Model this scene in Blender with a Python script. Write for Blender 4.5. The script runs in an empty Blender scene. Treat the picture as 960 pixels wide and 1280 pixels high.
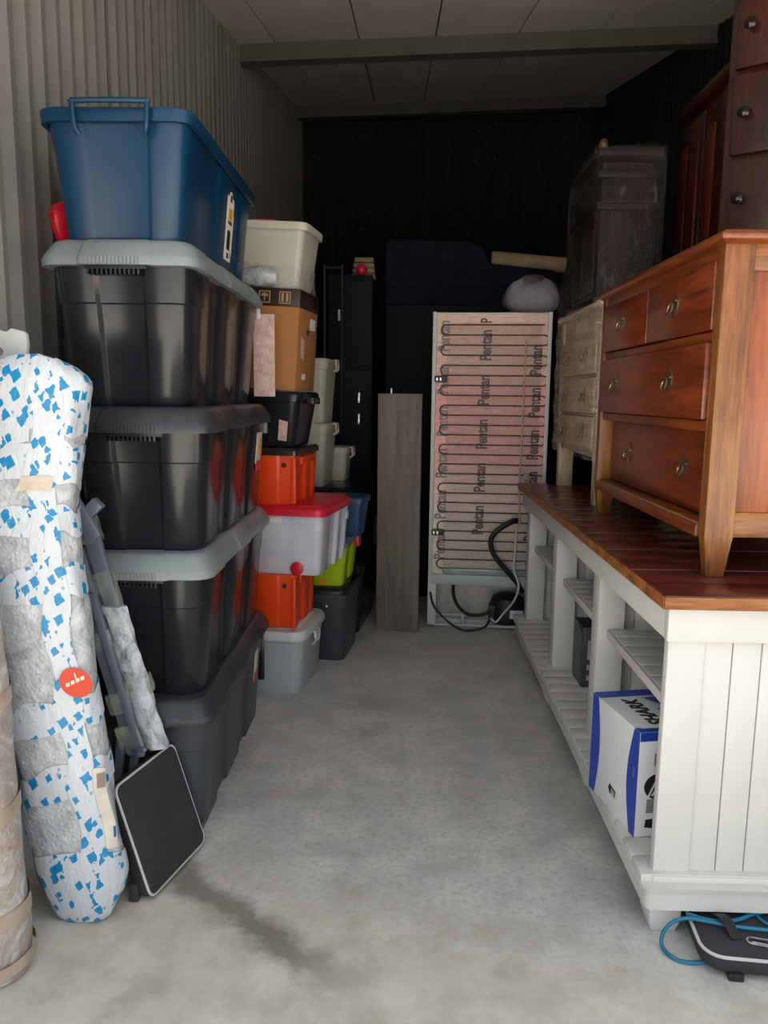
import bpy, bmesh, math, random
from mathutils import Vector, Matrix
random.seed(7)
S = bpy.context.scene
COL = S.collection
PI = math.pi

# ------------------------------------------------------------------ camera
cam_d = bpy.data.cameras.new('camera'); cam = bpy.data.objects.new('camera', cam_d); COL.objects.link(cam)
cam_d.sensor_fit = 'AUTO'; cam_d.sensor_width = 36.0; cam_d.lens = 27.0; cam_d.clip_start = .05; cam_d.clip_end = 200
def camera_matrix():
    F = 960.; vp = (500., 495.); roll = math.radians(.8)
    d = Vector(((vp[0]-480)/F, (vp[1]-640)/F, 1)).normalized()
    dn = Vector((-math.tan(roll), 1, 0)); dn = (dn - d*dn.dot(d)).normalized()
    xr = dn.cross(d)
    R = Matrix((xr, d, -dn))                       # camera (x right, y down, z forward) -> world
    B = Matrix(((1, 0, 0), (0, -1, 0), (0, 0, -1)))
    return Matrix.Translation((0, 0, 1.35)) @ (R @ B).to_4x4()
cam.matrix_world = camera_matrix()
S.camera = cam

# ------------------------------------------------------------------ sky and exposure
w = bpy.data.worlds.new('overcast_sky'); S.world = w; w.use_nodes = True
bg = w.node_tree.nodes['Background']; bg.inputs[0].default_value = (.88, .94, 1, 1); bg.inputs[1].default_value = .45
S.view_settings.view_transform = 'Standard'; S.view_settings.look = 'None'
S.view_settings.gamma = 1; S.view_settings.use_curve_mapping = False
S.view_settings.exposure = 1.75
# hazy sun from behind the building: it lights only the driveway, which throws light back in
sun_d = bpy.data.lights.new('sun', 'SUN'); sun_d.energy = 9.0; sun_d.angle = math.radians(4); sun_d.color = (1, .985, .96)
sun = bpy.data.objects.new('sun', sun_d); COL.objects.link(sun)
sun.rotation_euler = Vector((.18, -.55, -.82)).to_track_quat('-Z', 'Y').to_euler()

# ------------------------------------------------------------------ tags
def tag(o, label, cat, group=None, kind=None):
    o['label'] = label; o['category'] = cat
    if group: o['group'] = group
    if kind: o['kind'] = kind
    return o
def thing(name, label, cat, loc=(0, 0, 0), rz=0, group=None, rot=None):
    o = bpy.data.objects.new(name, None); COL.objects.link(o)
    o.location = loc; o.rotation_euler = rot if rot else (0, 0, rz); o.empty_display_size = .05
    return tag(o, label, cat, group)

# ------------------------------------------------------------------ materials
def lin(h):
    if isinstance(h, tuple): return h
    h = h.lstrip('#'); c = [int(h[i:i+2], 16)/255 for i in (0, 2, 4)]
    return tuple(x/12.92 if x <= .04045 else ((x+.055)/1.055)**2.4 for x in c)
def c4(h): return (*lin(h), 1)
MATS = {}
class NT:
    def __init__(s, name):
        s.m = bpy.data.materials.new(name); s.m.use_nodes = True; s.t = s.m.node_tree
        s.b = s.t.nodes['Principled BSDF']; s.out = s.t.nodes['Material Output']
        s.tc = s.t.nodes.new('ShaderNodeTexCoord'); s.co = s.tc.outputs['Object']
    def n(s, typ, **kw):
        nd = s.t.nodes.new('ShaderNode'+typ)
        for k, v in kw.items(): setattr(nd, k, v)
        return nd
    def l(s, a, b): s.t.links.new(a, b)
    def mapping(s, scale=(1, 1, 1), loc=(0, 0, 0), rot=(0, 0, 0)):
        m = s.n('Mapping'); s.l(s.co, m.inputs[0])
        m.inputs['Scale'].default_value = scale; m.inputs['Location'].default_value = loc; m.inputs['Rotation'].default_value = rot
        return m.outputs[0]
    def noise(s, vec, scale, detail=4, rough=.55, dist=0):
        n = s.n('TexNoise'); s.l(vec, n.inputs['Vector']); n.inputs['Scale'].default_value = scale
        n.inputs['Detail'].default_value = detail; n.inputs['Roughness'].default_value = rough; n.inputs['Distortion'].default_value = dist
        return n.outputs['Fac']
    def ramp(s, fac, stops):
        r = s.n('ValToRGB'); s.l(fac, r.inputs[0]); e = r.color_ramp.elements
        e[0].position, e[0].color = stops[0][0], c4(stops[0][1]); e[1].position, e[1].color = stops[-1][0], c4(stops[-1][1])
        for p, c in stops[1:-1]:
            k = e.new(p); k.color = c4(c)
        return r.outputs[0]
    def mix(s, fac, a, b, mode='MIX'):
        m = s.n('Mix', data_type='RGBA', blend_type=mode)
        for v, i in ((fac, 0), (a, 6), (b, 7)):
            if hasattr(v, 'links'): s.l(v, m.inputs[i])
            elif i == 0: m.inputs[0].default_value = v
            else: m.inputs[i].default_value = c4(v)
        return m.outputs[2]
    def math(s, op, a, b=None, clamp=False):
        m = s.n('Math', operation=op, use_clamp=clamp)
        for v, i in ((a, 0), (b, 1)):
            if v is None: continue
            if hasattr(v, 'links'): s.l(v, m.inputs[i])
            else: m.inputs[i].default_value = v
        return m.outputs[0]
    def mrange(s, v, a, b, c=0, d=1):
        m = s.n('MapRange'); s.l(v, m.inputs[0])
        for i, x in enumerate((a, b, c, d)): m.inputs[i+1].default_value = x
        return m.outputs[0]
    def bump(s, h, strength=.3, dist=.01):
        b = s.n('Bump'); s.l(h, b.inputs['Height']); b.inputs['Strength'].default_value = strength; b.inputs['Distance'].default_value = dist
        s.l(b.outputs[0], s.b.inputs['Normal'])
    def base(s, c):
        if hasattr(c, 'links'): s.l(c, s.b.inputs['Base Color'])
        else: s.b.inputs['Base Color'].default_value = c4(c)
    def set(s, rough=.5, metal=0, spec=.5, **kw):
        s.b.inputs['Roughness'].default_value = rough; s.b.inputs['Metallic'].default_value = metal
        s.b.inputs['Specular IOR Level'].default_value = spec
        for k, v in kw.items(): s.b.inputs[k].default_value = v
def plain(name, col, rough=.5, metal=0, spec=.5, var=.12, vscale=7, bump=0, bscale=60, **kw):
    if name in MATS: return MATS[name]
    m = NT(name); c = lin(col)
    f = m.noise(m.co, vscale, 5)
    d = tuple(x*(1-var) for x in c); u = tuple(min(1, x*(1+var)) for x in c)
    m.base(m.ramp(f, [(.3, d), (.7, u)])); m.set(rough, metal, spec, **kw)
    if bump: m.bump(m.noise(m.co, bscale, 3), bump, .004)
    MATS[name] = m.m; return m.m
def wood(name, dark, mid, light, axis='y', scale=1, rough=.4, spec=.45, bump=.12, coat=0):
    if name in MATS: return MATS[name]
    m = NT(name)
    k = {'x': (1.2, 14, 14), 'y': (14, 1.2, 14), 'z': (14, 14, 1.2)}[axis]
    v = m.mapping(tuple(a*scale for a in k))
    f1 = m.noise(v, 1.6, 6, .6, .6); f2 = m.noise(v, 9, 3, .6)
    f = m.math('ADD', m.math('MULTIPLY', f1, .62), m.math('MULTIPLY', f2, .38))
    m.base(m.ramp(f, [(.38, dark), (.5, mid), (.62, light)])); m.set(rough, 0, spec)
    m.b.inputs['Coat Weight'].default_value = coat; m.b.inputs['Coat Roughness'].default_value = .2
    m.bump(f, bump, .003)
    MATS[name] = m.m; return m.m

def mat_concrete():
    m = NT('concrete'); v = m.co
    sep = m.n('SeparateXYZ'); m.l(v, sep.inputs[0]); X, Y = sep.outputs[0], sep.outputs[1]
    big = m.noise(v, 1.3, 6, .6); mid = m.noise(v, 6, 6, .65); fine = m.noise(v, 55, 4, .6)
    c = m.ramp(big, [(.3, '#a9aaa7'), (.5, '#bcbbb8'), (.72, '#c9c6c0')])
    c = m.mix(m.mrange(mid, .46, .66, 0, .55), c, '#dcd8d0')
    c = m.mix(m.mrange(mid, .32, .46, .42, 0), c, '#9a948b')
    c = m.mix(m.mrange(fine, .32, .52, .42, 0), c, '#8d8981')
    # trowel streaks along the depth, faint blue-grey
    st = m.noise(m.mapping((5, .35, 1)), 1.4, 4, .55)
    c = m.mix(m.mrange(st, .52, .72, 0, .45), c, '#a3b0b5')
    # paler, beiger concrete towards the threshold
    edge = m.math('ADD', Y, m.math('MULTIPLY', m.math('SUBTRACT', mid, .5), .5))
    edge = m.math('ADD', edge, m.math('MULTIPLY', X, .28))
    pale_beige = m.mrange(edge, 1.62, 2.0, .85, 0)
    c = m.mix(pale_beige, c, m.ramp(mid, [(.3, '#b5a998'), (.5, '#cdc4b5'), (.7, '#dcd5c9')]))
    # old water stain, a diagonal drip line from the stacked totes
    ln = m.math('ADD', m.math('MULTIPLY', m.math('ADD', X, .60), .62), m.math('MULTIPLY', m.math('SUBTRACT', Y, 1.98), .78))
    ln = m.math('ADD', ln, m.math('MULTIPLY', m.math('SUBTRACT', m.noise(v, 9, 5, .7), .5), .16))
    along = m.math('MULTIPLY', m.mrange(X, -.72, -.58), m.mrange(X, -.02, -.25))
    stn = m.math('MULTIPLY', m.mrange(m.math('ABSOLUTE', ln), .075, .02), along)
    c = m.mix(m.math('MULTIPLY', stn, .75), c, '#6a6257')
    sp = m.noise(m.mapping((1, .45, 1), (3.1, 1.7, 0)), 6.5, 5, .65)
    c = m.mix(m.mrange(sp, .66, .76, 0, .45), c, '#7c766d')
    # thin white scratches
    sc = m.n('TexVoronoi', feature='DISTANCE_TO_EDGE'); m.l(m.mapping((1.2, .8, 1), (0, 0, 0), (0, 0, .5)), sc.inputs['Vector']); sc.inputs['Scale'].default_value = 2.3
    scm = m.math('MULTIPLY', m.mrange(sc.outputs[0], .004, 0), m.mrange(mid, .5, .62))
    c = m.mix(m.math('MULTIPLY', scm, .28), c, '#dedcd8')
    m.base(c); m.set(.5, 0, .45)
    r = m.mrange(mid, .3, .7, .34, .62); m.l(r, m.b.inputs['Roughness'])
    m.bump(m.math('ADD', m.math('MULTIPLY', mid, .6), m.math('MULTIPLY', fine, .4)), .25, .006)
    return m.m
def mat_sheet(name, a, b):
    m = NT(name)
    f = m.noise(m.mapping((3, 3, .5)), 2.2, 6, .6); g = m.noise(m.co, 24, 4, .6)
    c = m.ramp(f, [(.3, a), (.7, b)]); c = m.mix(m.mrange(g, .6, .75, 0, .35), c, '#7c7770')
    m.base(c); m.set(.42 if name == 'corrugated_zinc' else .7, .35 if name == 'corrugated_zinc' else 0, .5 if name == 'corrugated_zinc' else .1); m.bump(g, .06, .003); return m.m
def mat_tape():
    m = NT('printed_tape'); v = m.mapping((36, 36, 27), (0, 0, 0), (.3, .5, .4))
    vo = m.n('TexVoronoi', distance='CHEBYCHEV'); m.l(v, vo.inputs['Vector']); vo.inputs['Scale'].default_value = 1.0; vo.inputs['Randomness'].default_value = .95
    sp = m.n('SeparateColor'); m.l(vo.outputs['Color'], sp.inputs[0])
    wob = m.math('ADD', vo.outputs['Distance'], m.math('MULTIPLY', m.math('SUBTRACT', m.noise(v, 2.2, 2), .5), .34))
    lim = m.mrange(sp.outputs[1], 0, 1, .17, .38)
    blob = m.math('MULTIPLY', m.math('LESS_THAN', wob, lim), m.math('GREATER_THAN', sp.outputs[0], .12))
    v2 = m.n('TexVoronoi'); m.l(m.mapping((52, 52, 40), (.7, .3, .2)), v2.inputs['Vector']); v2.inputs['Scale'].default_value = 1.0
    s2 = m.n('SeparateColor'); m.l(v2.outputs['Color'], s2.inputs[0])
    line = m.math('MULTIPLY', m.math('LESS_THAN', v2.outputs['Distance'], .2), m.math('GREATER_THAN', s2.outputs[0], .66))
    c = m.mix(m.math('MULTIPLY', line, .7), '#c3c8ce', '#4f88a8')
    c = m.mix(blob, c, '#0d7fb4')
    m.base(c); m.set(.3, 0, .5); m.bump(m.noise(m.mapping((14, 14, 8)), 2.0, 5, .6, 1.5), .45, .012)
    return m.m
def mat_bubble(name='bubble_wrap', col='#adb0b3', dark='#8b8e92', rough=.22, alpha=1):
    m = NT(name)
    vo = m.n('TexVoronoi'); m.l(m.co, vo.inputs['Vector']); vo.inputs['Scale'].default_value = 95
    f = m.noise(m.co, 14, 6, .65, 1)
    c = m.ramp(f, [(.3, dark), (.5, col), (.76, '#d3d5d8')])
    m.base(c); m.set(rough, 0, .6)
    m.bump(m.math('ADD', m.math('MULTIPLY', vo.outputs['Distance'], -.35), m.math('MULTIPLY', f, 1.2)), .55, .01)
    return m.m
def mat_film(name='stretch_film', amount=.22, tint='#d9d6d2', streak=(8, 60, 8), lo=.42, det=6):
    m = NT(name)
    f = m.noise(m.mapping(streak), 1.2, det, .65, .8)
    m.bump(f, .5, .012); m.base(tint); m.set(.16, 0, .7)
    tr = m.n('BsdfTransparent'); mx = m.n('MixShader')
    fac = m.mrange(f, lo, .72, amount*.35, min(1, amount*2.4)); m.l(fac, mx.inputs[0])
    m.l(tr.outputs[0], mx.inputs[1]); m.l(m.b.outputs[0], mx.inputs[2]); m.l(mx.outputs[0], m.out.inputs[0])
    return m.m
def mat_foil():
    m = NT('fridge_foil'); sep = m.n('SeparateXYZ'); m.l(m.co, sep.inputs[0]); Z = sep.outputs[2]
    f = m.noise(m.co, 5, 5, .6); g = m.noise(m.mapping((3, 3, 9)), 6, 5, .65, 1)
    z = m.math('ADD', Z, m.math('MULTIPLY', m.math('SUBTRACT', f, .5), .35))
    p = m.n('ValToRGB'); m.l(m.mrange(z, .3, 1.85), p.inputs[0]); e = p.color_ramp.elements
    e[0].position = 0; e[0].color = c4('#cfc3b8'); e[1].position = 1; e[1].color = c4('#c9a795')
    for q, c in ((.28, '#d6c2b7'), (.45, '#d79c98'), (.62, '#d3918e'), (.8, '#cba093')):
        k = e.new(q); k.color = c4(c)
    c = m.mix(m.mrange(g, .55, .72, 0, .45), p.outputs[0], '#8d7267')
    c = m.mix(m.mrange(g, .45, .3, 0, .35), c, '#e6d6ce')
    m.base(c); m.set(.35, .25, .5); m.bump(g, .5, .008); return m.m

M_CON = mat_concrete()
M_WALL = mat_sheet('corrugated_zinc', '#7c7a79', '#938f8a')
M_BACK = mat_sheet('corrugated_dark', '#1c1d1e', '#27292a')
M_CEIL = plain('insulation_board', '#e2d9d0', .75, var=.1, vscale=3, bump=.1, bscale=30)
M_PURL = plain('galvanised_purlin', '#514f49', .6, .1, var=.2)
M_TAPE = mat_tape(); M_BUB = mat_bubble(); M_BUB_CLEAR = mat_bubble('bubble_wrap_clear', '#b9bdc2', '#70747b', .12)
M_BUB_BROWN = mat_bubble('bubble_wrap_brown', '#a3978e', '#94867c', .25)
M_FILM = mat_film(); M_FILM_PALE = mat_film('stretch_film_pale', .22, '#c9c1b4', (3, 7, 26), .45, 3); M_FOIL = mat_foil()
M_BLK = plain('black_tote_plastic', '#1d1f23', .24, spec=.42, var=.2, vscale=4, bump=.03, bscale=25)
M_BLKLID = plain('black_lid_plastic', '#303337', .36, spec=.4, var=.15, vscale=5)
M_GRYLID = plain('grey_lid_plastic', '#7a8284', .42, spec=.45, var=.1, vscale=5)
M_CHAR = plain('charcoal_tote_plastic', '#3e4146', .38, spec=.5, var=.14, vscale=5)
M_BLUE = plain('blue_tote_plastic', '#0a314d', .36, spec=.35, var=.12, vscale=3)
M_WHITEP = plain('white_plastic', '#c9cac8', .4, var=.05)
M_CREAM = plain('cream_plastic', '#bdb9a9', .42, var=.06)
M_GREYP = plain('pale_grey_plastic', '#adb4b7', .38, var=.06)
M_ORANGE = plain('orange_plastic', '#e8460f', .38, var=.08)
M_RED = plain('red_plastic', '#cf1c34', .35, var=.08)
M_LIME = plain('lime_plastic', '#b3cf13', .38, var=.08)
M_NAVYP = plain('navy_plastic', '#1c4168', .35, var=.1)
M_SMOKE = plain('smoke_brown_plastic', '#2b2421', .25, var=.1)
M_MATTE = plain('matte_black', '#0f1012', .6, spec=.2, var=.2)
M_RUB = plain('black_rubber', '#17181a', .5, var=.2)
M_STEEL = plain('steel', '#b9bcc0', .25, .9, var=.08)
M_FRAME = plain('grey_frame_paint', '#6d7583', .38, .2, var=.1)
M_PAPER = plain('paper_label', '#dcd8cf', .6, var=.06)
M_PAPERPINK = plain('printed_pink_paper', '#c9a9a0', .6, var=.25, vscale=40)
M_YEL = plain('yellow_print', '#d99d1c', .5, var=.1); M_BLKINK = plain('black_ink', '#1b1a1c', .6, var=.1)
M_BRNINK = plain('dark_foil_ink', '#3a2523', .5, var=.15)
M_GREYINK = plain('grey_brown_ink', '#8a7b74', .5, var=.15)
M_ORST = plain('orange_sticker', '#c63608', .45, var=.06)
M_CARD = plain('cardboard', '#a8703f', .75, var=.1, vscale=9, bump=.06, bscale=90)
M_CARDTAPE = plain('brown_packing_print', '#2f1a12', .4, var=.15)
M_CARDINK = plain('tan_print', '#b08d6a', .6, var=.1)
M_WHITEPAINT = plain('white_paint', '#cccac5', .5, var=.05, vscale=4, bump=.12, bscale=35)
M_WOODTOP = wood('mahogany_plank', '#34110d', '#57201a', '#743428', 'x', 1, .3, .5, .1, .3)
M_TOPEDGE = wood('raw_plank_edge', '#6a3a1a', '#8d5526', '#ad7035', 'x', 1, .5)
M_OAK = wood('honey_oak', '#54230a', '#723411', '#884519', 'y', 1, .38, .5, .12, .25)
M_OAKV = wood('honey_oak_upright', '#5f3210', '#7e4a1c', '#95612a', 'z', 1, .42, .5, .12, .2)
M_OAKS = wood('honey_oak_side', '#5e2a0d', '#7e3d15', '#974f20', 'z', .6, .4, .5, .1, .2)
M_OAKX = wood('honey_oak_rail', '#643410', '#86501d', '#9f682c', 'x', 1, .42, .5, .12, .2)
M_OAKR = wood('red_oak_drawer', '#4e1c0a', '#6e2b0f', '#873d18', 'y', .8, .36, .5, .12, .3)
M_PALEW = wood('limed_wood', '#957f64', '#b39b7c', '#c8b294', 'y', 1, .55, .4, .1)
M_PALEWV = wood('limed_wood_upright', '#99846a', '#b7a285', '#ccb89c', 'z', 1, .55, .4, .1)
M_DKW = wood('dark_mahogany', '#1c0906', '#32120d', '#481a12', 'z', 1, .3, .5, .1, .4)
M_DKWR = wood('red_mahogany', '#2a0d08', '#451910', '#5e2618', 'z', 1, .5, .2, .1, 0)
M_DKW2 = wood('black_walnut', '#0e0706', '#190c0a', '#26120f', 'z', 1, .45, .12, .1, 0)
M_GREYW = wood('grey_brown_board', '#675d57', '#776c65', '#857a72', 'z', .7, .6, .35, .1)
M_BRASS = plain('aged_brass', '#8f8468', .28, .9, var=.2, vscale=30)
M_DUST = plain('dusty_wood', '#a38c74', .8, var=.25, vscale=20)
M_FRWHITE = plain('fridge_white', '#c9ccc8', .4, var=.05); M_FRGREEN = plain('fridge_pale_rail', '#aebbb4', .4, var=.06)
M_COIL = plain('coil_black', '#241b1b', .45, var=.15); M_WIRE = plain('wire_grey', '#8d7d76', .45, .3, var=.1)
M_NAVYF = plain('navy_fabric', '#1a1a27', .9, spec=.1, var=.3, vscale=6, bump=.2, bscale=200)
M_BLKF = plain('black_fabric', '#2e2d31', .75, var=.15, vscale=6, bump=.25, bscale=260)
M_PIPE = plain('grey_piping', '#c0c1c0', .5, var=.05)
M_TAN = plain('tan_rug', '#8d7b5f', .9, var=.2, bump=.3, bscale=150)
M_BOXBLUE = plain('blue_print', '#1c3fa0', .4, var=.06); M_BOXWHITE = plain('white_card', '#d7d8d8', .5, var=.04)
M_CYAN = plain('cyan_cord', '#1a6f8e', .4, var=.12)
M_DARKBOX = plain('dark_print_card', '#3c3b3d', .4, var=.3, vscale=20)
M_GTAPE = mat_film('green_clear_tape', .22, '#c5cdb2', (20, 20, 8))
def mat_clear():
    m = NT('frosted_clear_plastic'); f = m.noise(m.co, 7, 5, .6)
    m.base(m.ramp(f, [(.3, '#c3c5d2'), (.55, '#d5d6e0'), (.75, '#e2e0e6')])); m.set(.3, 0, .5)
    m.b.inputs['Subsurface Weight'].default_value = .15; return m.m
M_CLEAR = mat_clear()
MATS_INV = None

# ------------------------------------------------------------------ mesh builder
class MB:
    def __init__(s): s.v = []; s.f = []
    def add(s, vs, fs, M=None):
        o = len(s.v)
        s.v += [tuple(M @ Vector(p)) if M else tuple(p) for p in vs]
        s.f += [tuple(i+o for i in f) for f in fs]; return s
    def box(s, x0, x1, y0, y1, z0, z1, M=None):
        vs = [(x, y, z) for z in (z0, z1) for y in (y0, y1) for x in (x0, x1)]
        return s.add(vs, [(0, 2, 3, 1), (4, 5, 7, 6), (0, 1, 5, 4), (2, 6, 7, 3), (0, 4, 6, 2), (1, 3, 7, 5)], M)
    def bar(s, a, b, w, h, up=(0, 0, 1)):
        a, b = Vector(a), Vector(b); d = b-a; L = d.length; d.normalize()
        u = Vector(up); u = (u-d*u.dot(d)).normalized(); r = d.cross(u)
        M = Matrix((r, d, u)).transposed().to_4x4(); M.translation = a
        return s.box(-w/2, w/2, 0, L, -h/2, h/2, M)
    def loft(s, rings, cap0=True, cap1=True, closed=True):
        o = len(s.v); n = len(rings[0])
        for r in rings: s.v += [tuple(p) for p in r]
        for i in range(len(rings)-1):
            for j in range(n if closed else n-1):
                a, b = o+i*n+j, o+i*n+(j+1) % n
                s.f.append((a, b, b+n, a+n))
        if cap0: s.f.append(tuple(o+j for j in reversed(range(n))))
        if cap1: s.f.append(tuple(o+(len(rings)-1)*n+j for j in range(n)))
        return s
    def tube(s, pts, r, n=8, closed=False, cap=True):
        pts = [Vector(p) for p in pts]; N = len(pts); rings = []; up = None
        for i, p in enumerate(pts):
            if closed: t = pts[(i+1) % N]-pts[i-1]
            else: t = pts[min(i+1, N-1)]-pts[max(i-1, 0)]
            t.normalize()
            if up is None: up = Vector((0, 0, 1)) if abs(t.z) < .9 else Vector((1, 0, 0))
            up = (up-t*up.dot(t)).normalized(); q = t.cross(up)
            rr = r(i/(N-1)) if callable(r) else r
            rings.append([p+(up*math.cos(2*PI*k/n)+q*math.sin(2*PI*k/n))*rr for k in range(n)])
        if closed: rings.append(rings[0])
        return s.loft([list(reversed(r_)) for r_ in rings], cap and not closed, cap and not closed)
    def lathe(s, prof, n=20, M=None):
        rings = [[(r*math.cos(2*PI*k/n), r*math.sin(2*PI*k/n), z) for k in range(n)] for r, z in prof]
        if M: rings = [[tuple(M @ Vector(p)) for p in r] for r in rings]
        return s.loft(rings)
    def prism(s, poly, h, M):
        a = [M @ Vector((x, y, 0)) for x, y in poly]; b = [M @ Vector((x, y, h)) for x, y in poly]
        return s.loft([a, b])
    def build(s, name, mat, parent=None, bevel=0, smooth=True, seg=2, ang=35):
        me = bpy.data.meshes.new(name); me.from_pydata(s.v, [], s.f); me.update()
        bm = bmesh.new(); bm.from_mesh(me)
        bmesh.ops.recalc_face_normals(bm, faces=bm.faces)
        if bevel:
            ed = [e for e in bm.edges if len(e.link_faces) == 2 and e.calc_face_angle(0) > math.radians(30)]
            bmesh.ops.bevel(bm, geom=ed, offset=bevel, segments=seg, profile=.5, affect='EDGES', clamp_overlap=True)
        bm.to_mesh(me); bm.free()
        if smooth:
            me.shade_smooth(); me.set_sharp_from_angle(angle=math.radians(ang))
        me.materials.append(mat)
        o = bpy.data.objects.new(name, me); COL.objects.link(o)
        if parent: o.parent = parent
        return o
def B(x0, x1, y0, y1, z0, z1): return MB().box(x0, x1, y0, y1, z0, z1)
def struct(o): o['kind'] = 'structure'; return o
def share(src, parent, loc=(0, 0, 0), rot=(0, 0, 0)):
    c = src.copy(); COL.objects.link(c); c.parent = parent; c.location = loc; c.rotation_euler = rot; return c
def smooth_pts(P, k=8, closed=False):
    P = [Vector(p) for p in P]; n = len(P); out = []
    for i in range(n if closed else n-1):
        g = (lambda j: P[j % n]) if closed else (lambda j: P[max(0, min(n-1, j))])
        p0, p1, p2, p3 = g(i-1), g(i), g(i+1), g(i+2)
        for q in range(k):
            t = q/k
            out.append(.5*((2*p1)+(p2-p0)*t+(2*p0-5*p1+4*p2-p3)*t*t+(3*p1-p0-3*p2+p3)*t**3))
    if not closed: out.append(P[-1])
    return out
def round_poly(pts):
    """pts: (x, y, radius, segments), counter-clockwise"""
    out = []; n = len(pts)
    for i, (x, y, r, sg) in enumerate(pts):
        p = Vector((x, y)); a = Vector(pts[i-1][:2])-p; b = Vector(pts[(i+1) % n][:2])-p
        if r <= 0: out.append(p); continue
        la, lb = a.length, b.length; a.normalize(); b.normalize()
        th = a.angle(b); t = min(r/math.tan(th/2), la*.49, lb*.49); rr = t*math.tan(th/2)
        c = p+(a+b).normalized()*(rr/math.sin(th/2))
        s0, s1 = p+a*t-c, p+b*t-c
        ang = s0.angle_signed(s1)
        for k in range(sg+1):
            f = -ang*k/sg; out.append(c+Vector((s0.x*math.cos(f)-s0.y*math.sin(f), s0.x*math.sin(f)+s0.y*math.cos(f))))
    return out
def rrect(W, L, r, sg=5): return round_poly([(-W/2, -L/2, r, sg), (W/2, -L/2, r, sg), (W/2, L/2, r, sg), (-W/2, L/2, r, sg)])
def ring(poly, z, sx=1, sy=1, dx=0, dy=0): return [(p.x*sx+dx, p.y*sy+dy, z) for p in poly]
def frame_M(o, e1, e2):
    e1, e2 = Vector(e1).normalized(), Vector(e2).normalized(); e3 = e1.cross(e2)
    M = Matrix((e1, e2, e3)).transposed().to_4x4(); M.translation = Vector(o); return M
def text_part(txt, size, mat, parent, o, e1, e2, name='printed_lettering', xs=1., bold=.02, shear=0, align='LEFT'):
    cu = bpy.data.curves.new('lettering', 'FONT'); cu.body = txt; cu.size = size; cu.extrude = .0006; cu.offset = bold*size; cu.shear = shear
    cu.align_x = align; cu.resolution_u = 3
    ob = bpy.data.objects.new('lettering', cu); COL.objects.link(ob)
    me = bpy.data.meshes.new_from_object(ob.evaluated_get(bpy.context.evaluated_depsgraph_get()))
    bpy.data.objects.remove(ob)
    me.transform(frame_M(o, e1, e2) @ Matrix.Diagonal((xs, 1, 1, 1)))
    me.name = name; me.materials.clear(); me.materials.append(mat)
    r = bpy.data.objects.new(name, me); COL.objects.link(r); r.parent = parent; return r

# ================================================================== THE SETTING
XL, XR, Y0, Y1 = -1.08, 2.02, 1.30, 8.70
def zc(x, y): return 3.396+.215*(y-4.37)+.04*(x+1.08)
struct(B(XL-.06, XR+.06, Y0, Y1+.05, -.12, 0).build('floor', M_CON, smooth=False))
g = struct(B(-25, 25, -25, Y0, -.13, -.012).build('floor_driveway', M_CON, smooth=False))
def sheet_profile(a, b, period, depth):
    """corrugation: list of (along, recess) from a to b: wide pans with narrow grooves set back"""
    out = []; t = a
    while t < b-1e-6:
        for f, d in ((0, 0), (.28, 0), (.40, depth), (.50, depth)):
            q = t+f*period
            if q < b: out.append((q, d))
        t += period
    out.append((b, 0)); return out
def corrugated(name, a, b, mk, period, depth, mat, sheet_w, back):
    root = struct(back.build(name, mat, smooth=False))
    t = a; k = 0
    while t < b-1e-6:
        e = min(t+sheet_w, b)
        mb = MB(); lo = []; hi = []
        for q, d in sheet_profile(t, e, period, depth):
            off = d+(.002 if k % 2 else 0)
            lo.append(mk(q, off, 0)); hi.append(mk(q, off, 1))
        n = len(lo); mb.v = lo+hi; mb.f = [(i, i+1, i+1+n, i+n) for i in range(n-1)]
        mb.build('wall_sheet', mat, root, smooth=False); t = e; k += 1
    return root
corrugated('wall_left', Y0, Y1, lambda q, d, top: (XL-d, q, zc(XL, q)+.02 if top else 0), .105, .030, M_WALL, .84,
           MB().add([(XL-.06, Y0, 0), (XL-.06, Y1, 0), (XL-.06, Y1, zc(XL, Y1)+.05), (XL-.06, Y0, zc(XL, Y0)+.05),
                     (XL-.038, Y0, 0), (XL-.038, Y1, 0), (XL-.038, Y1, zc(XL, Y1)+.05), (XL-.038, Y0, zc(XL, Y0)+.05)],
                    [(0, 1, 2, 3), (4, 7, 6, 5), (0, 4, 5, 1), (3, 2, 6, 7), (0, 3, 7, 4), (1, 5, 6, 2)]))
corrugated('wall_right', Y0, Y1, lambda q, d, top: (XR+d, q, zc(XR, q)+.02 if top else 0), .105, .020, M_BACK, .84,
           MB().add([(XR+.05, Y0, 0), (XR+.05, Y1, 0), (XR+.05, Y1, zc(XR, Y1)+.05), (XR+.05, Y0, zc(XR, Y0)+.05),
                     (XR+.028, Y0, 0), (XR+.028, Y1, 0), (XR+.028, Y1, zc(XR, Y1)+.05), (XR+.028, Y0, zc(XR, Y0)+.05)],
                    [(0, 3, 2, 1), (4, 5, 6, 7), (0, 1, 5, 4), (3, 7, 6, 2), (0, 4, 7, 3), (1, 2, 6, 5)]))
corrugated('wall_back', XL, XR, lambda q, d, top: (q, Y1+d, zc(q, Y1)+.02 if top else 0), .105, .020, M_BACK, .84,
           MB().box(XL-.06, XR+.05, Y1+.03, Y1+.05, 0, zc(XR, Y1)+.05))
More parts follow.
